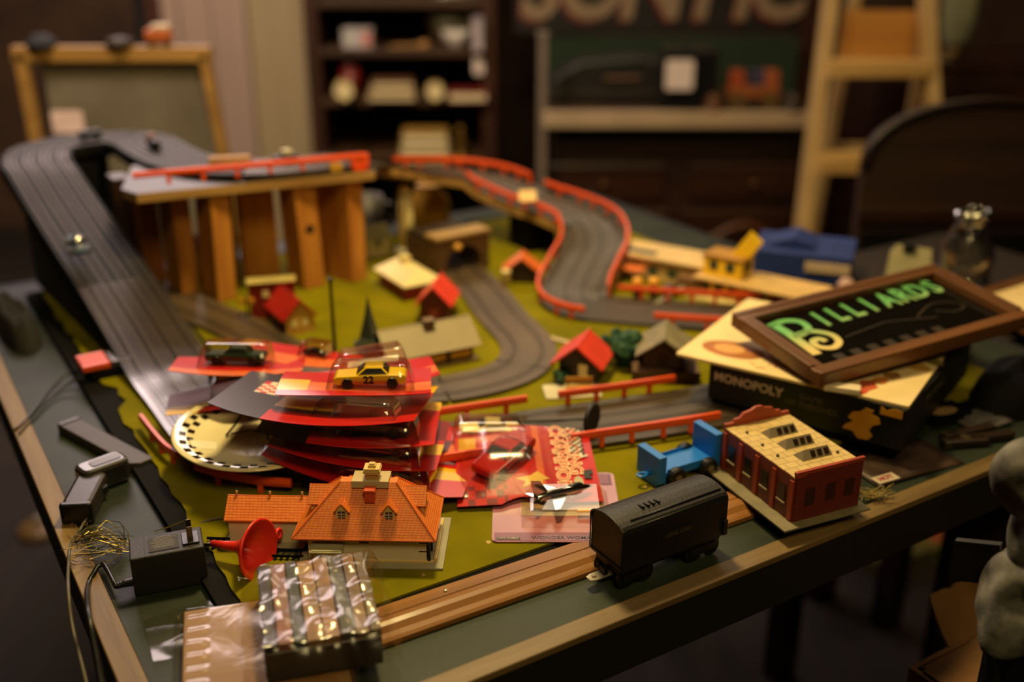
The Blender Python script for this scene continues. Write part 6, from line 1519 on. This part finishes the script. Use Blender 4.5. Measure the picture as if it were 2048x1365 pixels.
t = Thing('dark_lamp_car', 'low dark wagon on the far banked turn', 'toy wagon', TB(.215, 1.212, .1708), TR)
t.add('body', MB().box((0, 0, .008), (.034, .012, .009)), BLACK, bevel=.001)
for x in (-.010, .010): t.add('wheel', MB().lathe([(0, -.006), (.0035, -.006), (.0035, .006), (0, .006)], 12, M=TT(x, 0, .0035) @ RX(90)), BLACK)

# ------------------------------------------------------------------ clear bags in the foreground
bg = Thing('comic_bag', 'clear plastic bag of thin coloured booklets in the front foreground', 'plastic bag', Vector((-.140, .640, TZ + .0162)), R(15))
cols = [(40, 36, 48), (150, 96, 84), (62, 72, 80), (166, 124, 76), (156, 112, 76), (84, 82, 72), (142, 108, 72), (120, 100, 76)]
xw = .0; x = -.040
for k, c_ in enumerate(cols):
    w_ = (.0095, .011, .0085, .012, .011, .0105, .0095, .008)[k]
    bg.add('booklet', MB().box((x + w_ / 2, .002 + .001 * (k % 3), .0130), (w_ - .0006, .098, .0258)), mat('booklet_%d' % k, c_, .5, rgb2=tuple(int(v * .7) for v in c_), scale=60), bevel=.0006)
    x += w_
bg.add('opening_shade', MB().box((0, -.0505, .012), (.078, .001, .022)), mat('shaded_opening', (34, 26, 22), .4))  # dark sheet painting the shaded inside of the bag opening
random.seed(21); ph = [random.uniform(0, 6) for _ in range(8)]
def film(u, v):
    x = (u - .5) * .108; y = (v - .5) * .132 + .004
    ex = max(0, abs(x) - .040) / .014; ey = max(0, abs(y - .002) - .049) / .016
    z = .0268 - .020 * min(1, max(ex, ey)) ** 1.5
    z += .0011 * math.sin(60 * x + 90 * y + ph[0]) * math.sin(170 * y + ph[1]) + .0009 * math.sin(310 * x + 40 * y + ph[2]) + .0008 * math.sin(230 * y - 120 * x + ph[3])
    return (x + .0012 * math.sin(150 * y), y + .0012 * math.sin(170 * x), max(z, .0262 if ex == 0 and ey == 0 else .002))
FILM = clear('crinkly_clear_film', (250, 246, 238), .035, .2, edge=.35, bump=.22, bscale=34, gain=.22)
bg.add('film', MB().grid(60, 70, film), FILM, smooth=True)
bg2 = Thing('bagged_book', 'beige book in a clear sleeve under the bag of booklets', 'book', Vector((-.172, .606, TZ + .0006)), R(15))
bg2.add('cover', MB().box((0, 0, .0065), (.112, .150, .013)), mat('beige_cover', (168, 132, 92), .5, rgb2=(146, 112, 76), scale=20), bevel=.001)
bg2.add('label_panel', MB().box((.004, -.03, .0132), (.085, .05, .0004)), mat('tan_panel', (150, 112, 70), .5))
def film2(u, v):
    x = (u - .5) * .128; y = (v - .5) * .166
    e = max(max(0, abs(x) - .055) / .009, max(0, abs(y) - .074) / .009)
    z = .0142 - .0125 * min(1, e) ** 1.4 + (.0011 * math.sin(420 * y + ph[4]) if x < -.040 else 0) + .0005 * math.sin(90 * x + 60 * y + ph[5]) * math.sin(70 * y)
    return (x, y, max(.0010, z if e > 0 else max(z, .0136)))
bg2.add('sleeve', MB().grid(50, 80, film2), FILM, smooth=True)
# crumpled film scrap in front of the adapter
random.seed(4)
def scrap(u, v):
    x = (u - .5) * .075; y = (v - .5) * .06
    return (x, y, .0012 + .0016 * abs(math.sin(70 * x + 50 * y) * math.sin(90 * y - 30 * x)) + .003 * max(0, abs(u - .5) - .4))
single('film_scrap', 'flat crumpled clear film lying on the table before the adapter', 'plastic film', MB().grid(30, 26, scrap), FILM, W(400, 1255, .0005), rz=R(25), smooth=True)

# ------------------------------------------------------------------ beyond the front right edge: sculpture, carton, floor things
PLS = mat('mottled_grey_plaster', (132, 128, 120), .7, rgb2=(36, 34, 30), scale=42, bump=.5, bscale=60)
sc0 = Q(2035, 1110, .66)
sc_ = Thing('plaster_figure', 'mottled grey plaster skull-like figure at the bottom right corner', 'sculpture', Vector((sc0.x + .02, .66, 0)))
SY = .66
lo_ = Q(2034, 1208, SY)
def lump(c, r, sq, dents, seed, rough_=.05, n=64, m=44):
    "weathered plaster lump: a ball pushed in and out around given directions (direction, depth, width)"
    random.seed(seed)
    wv = [(Vector((random.gauss(0, 1), random.gauss(0, 1), random.gauss(0, 1))) * random.uniform(2, 6), random.uniform(0, 6.28)) for _ in range(9)]
    dn = [(Vector(d).normalized(), a, w) for d, a, w in dents]
    def fn(u, v):
        th = math.pi * min(max(v, .002), .998); ph = 2 * math.pi * u
        d = Vector((math.sin(th) * math.cos(ph), math.sin(th) * math.sin(ph), -math.cos(th)))
        k = 1 + sum(math.sin(d.dot(q) + p) for q, p in wv) * rough_ / 4
        for e, a, w in dn: k += a * math.exp(-((d - e).length / w) ** 2)
        return c + Vector((d.x * sq[0], d.y * sq[1], d.z * sq[2])) * (r * k)
    return MB().grid(n, m, fn)
head = lump(Q(2058, 1196, SY), .037, (1.0, .95, 1.12), [((-.55, -.8, .35), -.42, .30), ((.45, -.85, .35), -.42, .30), ((-.05, -1, -.05), .16, .22), ((-.75, -.45, -.75), .34, .42), ((-.1, -.9, -.5), -.16, .22), ((-.3, -.75, .72), .16, .30), ((-.95, .1, .1), -.12, .4)], 3)
sc_.add('head', head, PLS, world=True, smooth=True)
sc_.add('shoulder', lump(Q(2068, 958, SY), .029, (1.05, .9, 1.08), [((-.8, -.4, -.55), -.30, .45), ((-.6, -.6, .6), .10, .4), ((.1, -.6, -.9), .35, .4)], 7), PLS, world=True, smooth=True)
sc_.add('neck', lump(Q(2074, 1068, SY), .021, (1.0, .9, 1.7), [((-.9, -.3, .1), -.18, .4)], 9), PLS, world=True, smooth=True)
zlo = lo_.z - .045
sc_.add('stand_post', MB().box((.0, .0, zlo / 2 + .01), (.04, .04, zlo + .02)), DBLACK)
sc_.add('bracket_plate', bar(MB(), Q(1905, 1118, .70), Q(1995, 1128, .68), .035, .006, side=Vector((0, 0, 1))), mat('black_iron', (24, 21, 20), .5), world=True)
CARD = mat('brown_cardboard', (128, 88, 46), .8, rgb2=(100, 66, 32), scale=12, bump=.4, bscale=40)
c1 = Q(1822, 1338, .80)
ea, eb = Vector((CA, SA, 0)), Vector((-SA, CA, 0))
cc_ = c1 + ea * .115 - eb * .095
bxw = Thing('carton', 'torn brown cardboard carton with open flaps at the bottom right', 'carton', Vector((cc_.x, cc_.y, 0)), TR)
zc = c1.z
for (c_, d_) in (((0, -.095, zc / 2), (.23, .005, zc)), ((0, .095, zc / 2), (.23, .005, zc)), ((-.1125, 0, zc / 2), (.005, .185, zc)), ((.1125, 0, zc / 2), (.005, .185, zc))):
    bxw.add('side', MB().box(c_, d_), CARD)
def flap(w, l, seed, up=.012):
    random.seed(seed); ph_ = [random.uniform(0, 6) for _ in range(4)]; jag = [random.uniform(-.1, .1) for _ in range(25)]
    return MB().grid(24, 10, lambda u, v: ((u - .5) * w * (1 - .12 * v), v * l * (1 + jag[int(u * 24)] * v), up * v * v + .004 * math.sin(9 * u + ph_[0]) * v + .003 * math.sin(17 * u * v + ph_[1])))
bxw.add('flap', flap(.21, .085, 1).xf(TT(0, .094, zc) @ RZ(180) @ RX(4)), CARD, solid=.003)
bxw.add('flap', flap(.19, .046, 2).xf(TT(.035, .094, zc + .002) @ RX(30)), CARD, solid=.003)
bxw.add('flap', flap(.17, .090, 3).xf(TT(-.111, 0, zc + .003) @ RZ(-90) @ RX(8)), CARD, solid=.003)
bxw.add('flap', flap(.17, .080, 5).xf(TT(.111, 0, zc) @ RZ(90) @ RX(14)), CARD, solid=.003)
# things on the floor beyond
t = Thing('game_carton', 'colourful flat game box lying on the floor behind the table front', 'game box', W(1800, 1082, -TZ + .0005), R(24))
t.add('lid', MB().box((0, 0, .02), (.30, .20, .04)), mat('olive_print', (120, 112, 66), .5, rgb2=(64, 60, 34), scale=8), bevel=.002)
t.add('pale_panel', MB().box((.03, .02, .0405), (.14, .09, .001)), mat('pale_grey_print', (168, 172, 168), .5))
t.add('blue_panel', MB().box((-.09, -.07, .0405), (.08, .04, .001)), mat('sky_print', (60, 110, 150), .5))
t.add('red_panel', MB().box((.06, -.07, .0405), (.10, .02, .001)), mat('pink_red_print', (170, 70, 60), .5))
t = Thing('pink_candle', 'dusty pink candle standing on the floor under the table', 'candle', W(1640, 1190, -TZ + .0005))
t.add('wax', MB().lathe([(.03, .0), (.03, .16), (.026, .165), (0, .163)], 20), mat('dusty_pink_wax', (140, 74, 70), .5), smooth=True)
t.add('wick', MB().tube([(0, 0, .16), (.001, 0, .175)], .002, 6), BLACK)
t = Thing('enamel_lid', 'small tan enamel lid on the dark floor left of the table', 'lid', W(84, 1062, -TZ + .0005))
t.add('disc', MB().lathe([(.05, 0), (.05, .01), (.03, .02), (.008, .024)], 24), mat('tan_enamel', (120, 92, 52), .4), smooth=True)
t.add('knob', MB().lathe([(.008, .024), (.012, .034), (0, .038)], 14), mat('white_knob', (170, 160, 150), .4), smooth=True)
t = Thing('round_stool', 'round dark stool with a pale worn rim at the bottom left', 'stool', Vector((-.47, .50, 0)))
t.add('seat', MB().lathe([(0, .42), (.16, .42), (.165, .43), (.16, .44), (0, .44)], 40), DWOOD, smooth=False)
t.add('seat_rim', MB().tube([(.163 * math.cos(2 * math.pi * k / 40), .163 * math.sin(2 * math.pi * k / 40), .436) for k in range(40)], .006, 8, closed=True), woodmat('worn_rim_wood', (120, 92, 54), (90, 64, 34), .5, 4.0))
for k in range(4): t.add('leg', MB().tube([(.10 * math.cos(k * math.pi / 2 + .6), .10 * math.sin(k * math.pi / 2 + .6), .42), (.14 * math.cos(k * math.pi / 2 + .6), .14 * math.sin(k * math.pi / 2 + .6), 0)], .014, 8), DWOODZ)
# dark heap behind the ramp at the far left of the table
pouch('dark_cloth', 'crumpled dark cloth lying at the left end of the table behind the leads', 'cloth', TB(.030, .88, .001), .022, .11, .03, mat('dark_green_brown_cloth', (28, 25, 18), .9, rgb2=(15, 13, 10), scale=30), rz=TR, seed=9, lump=.1)
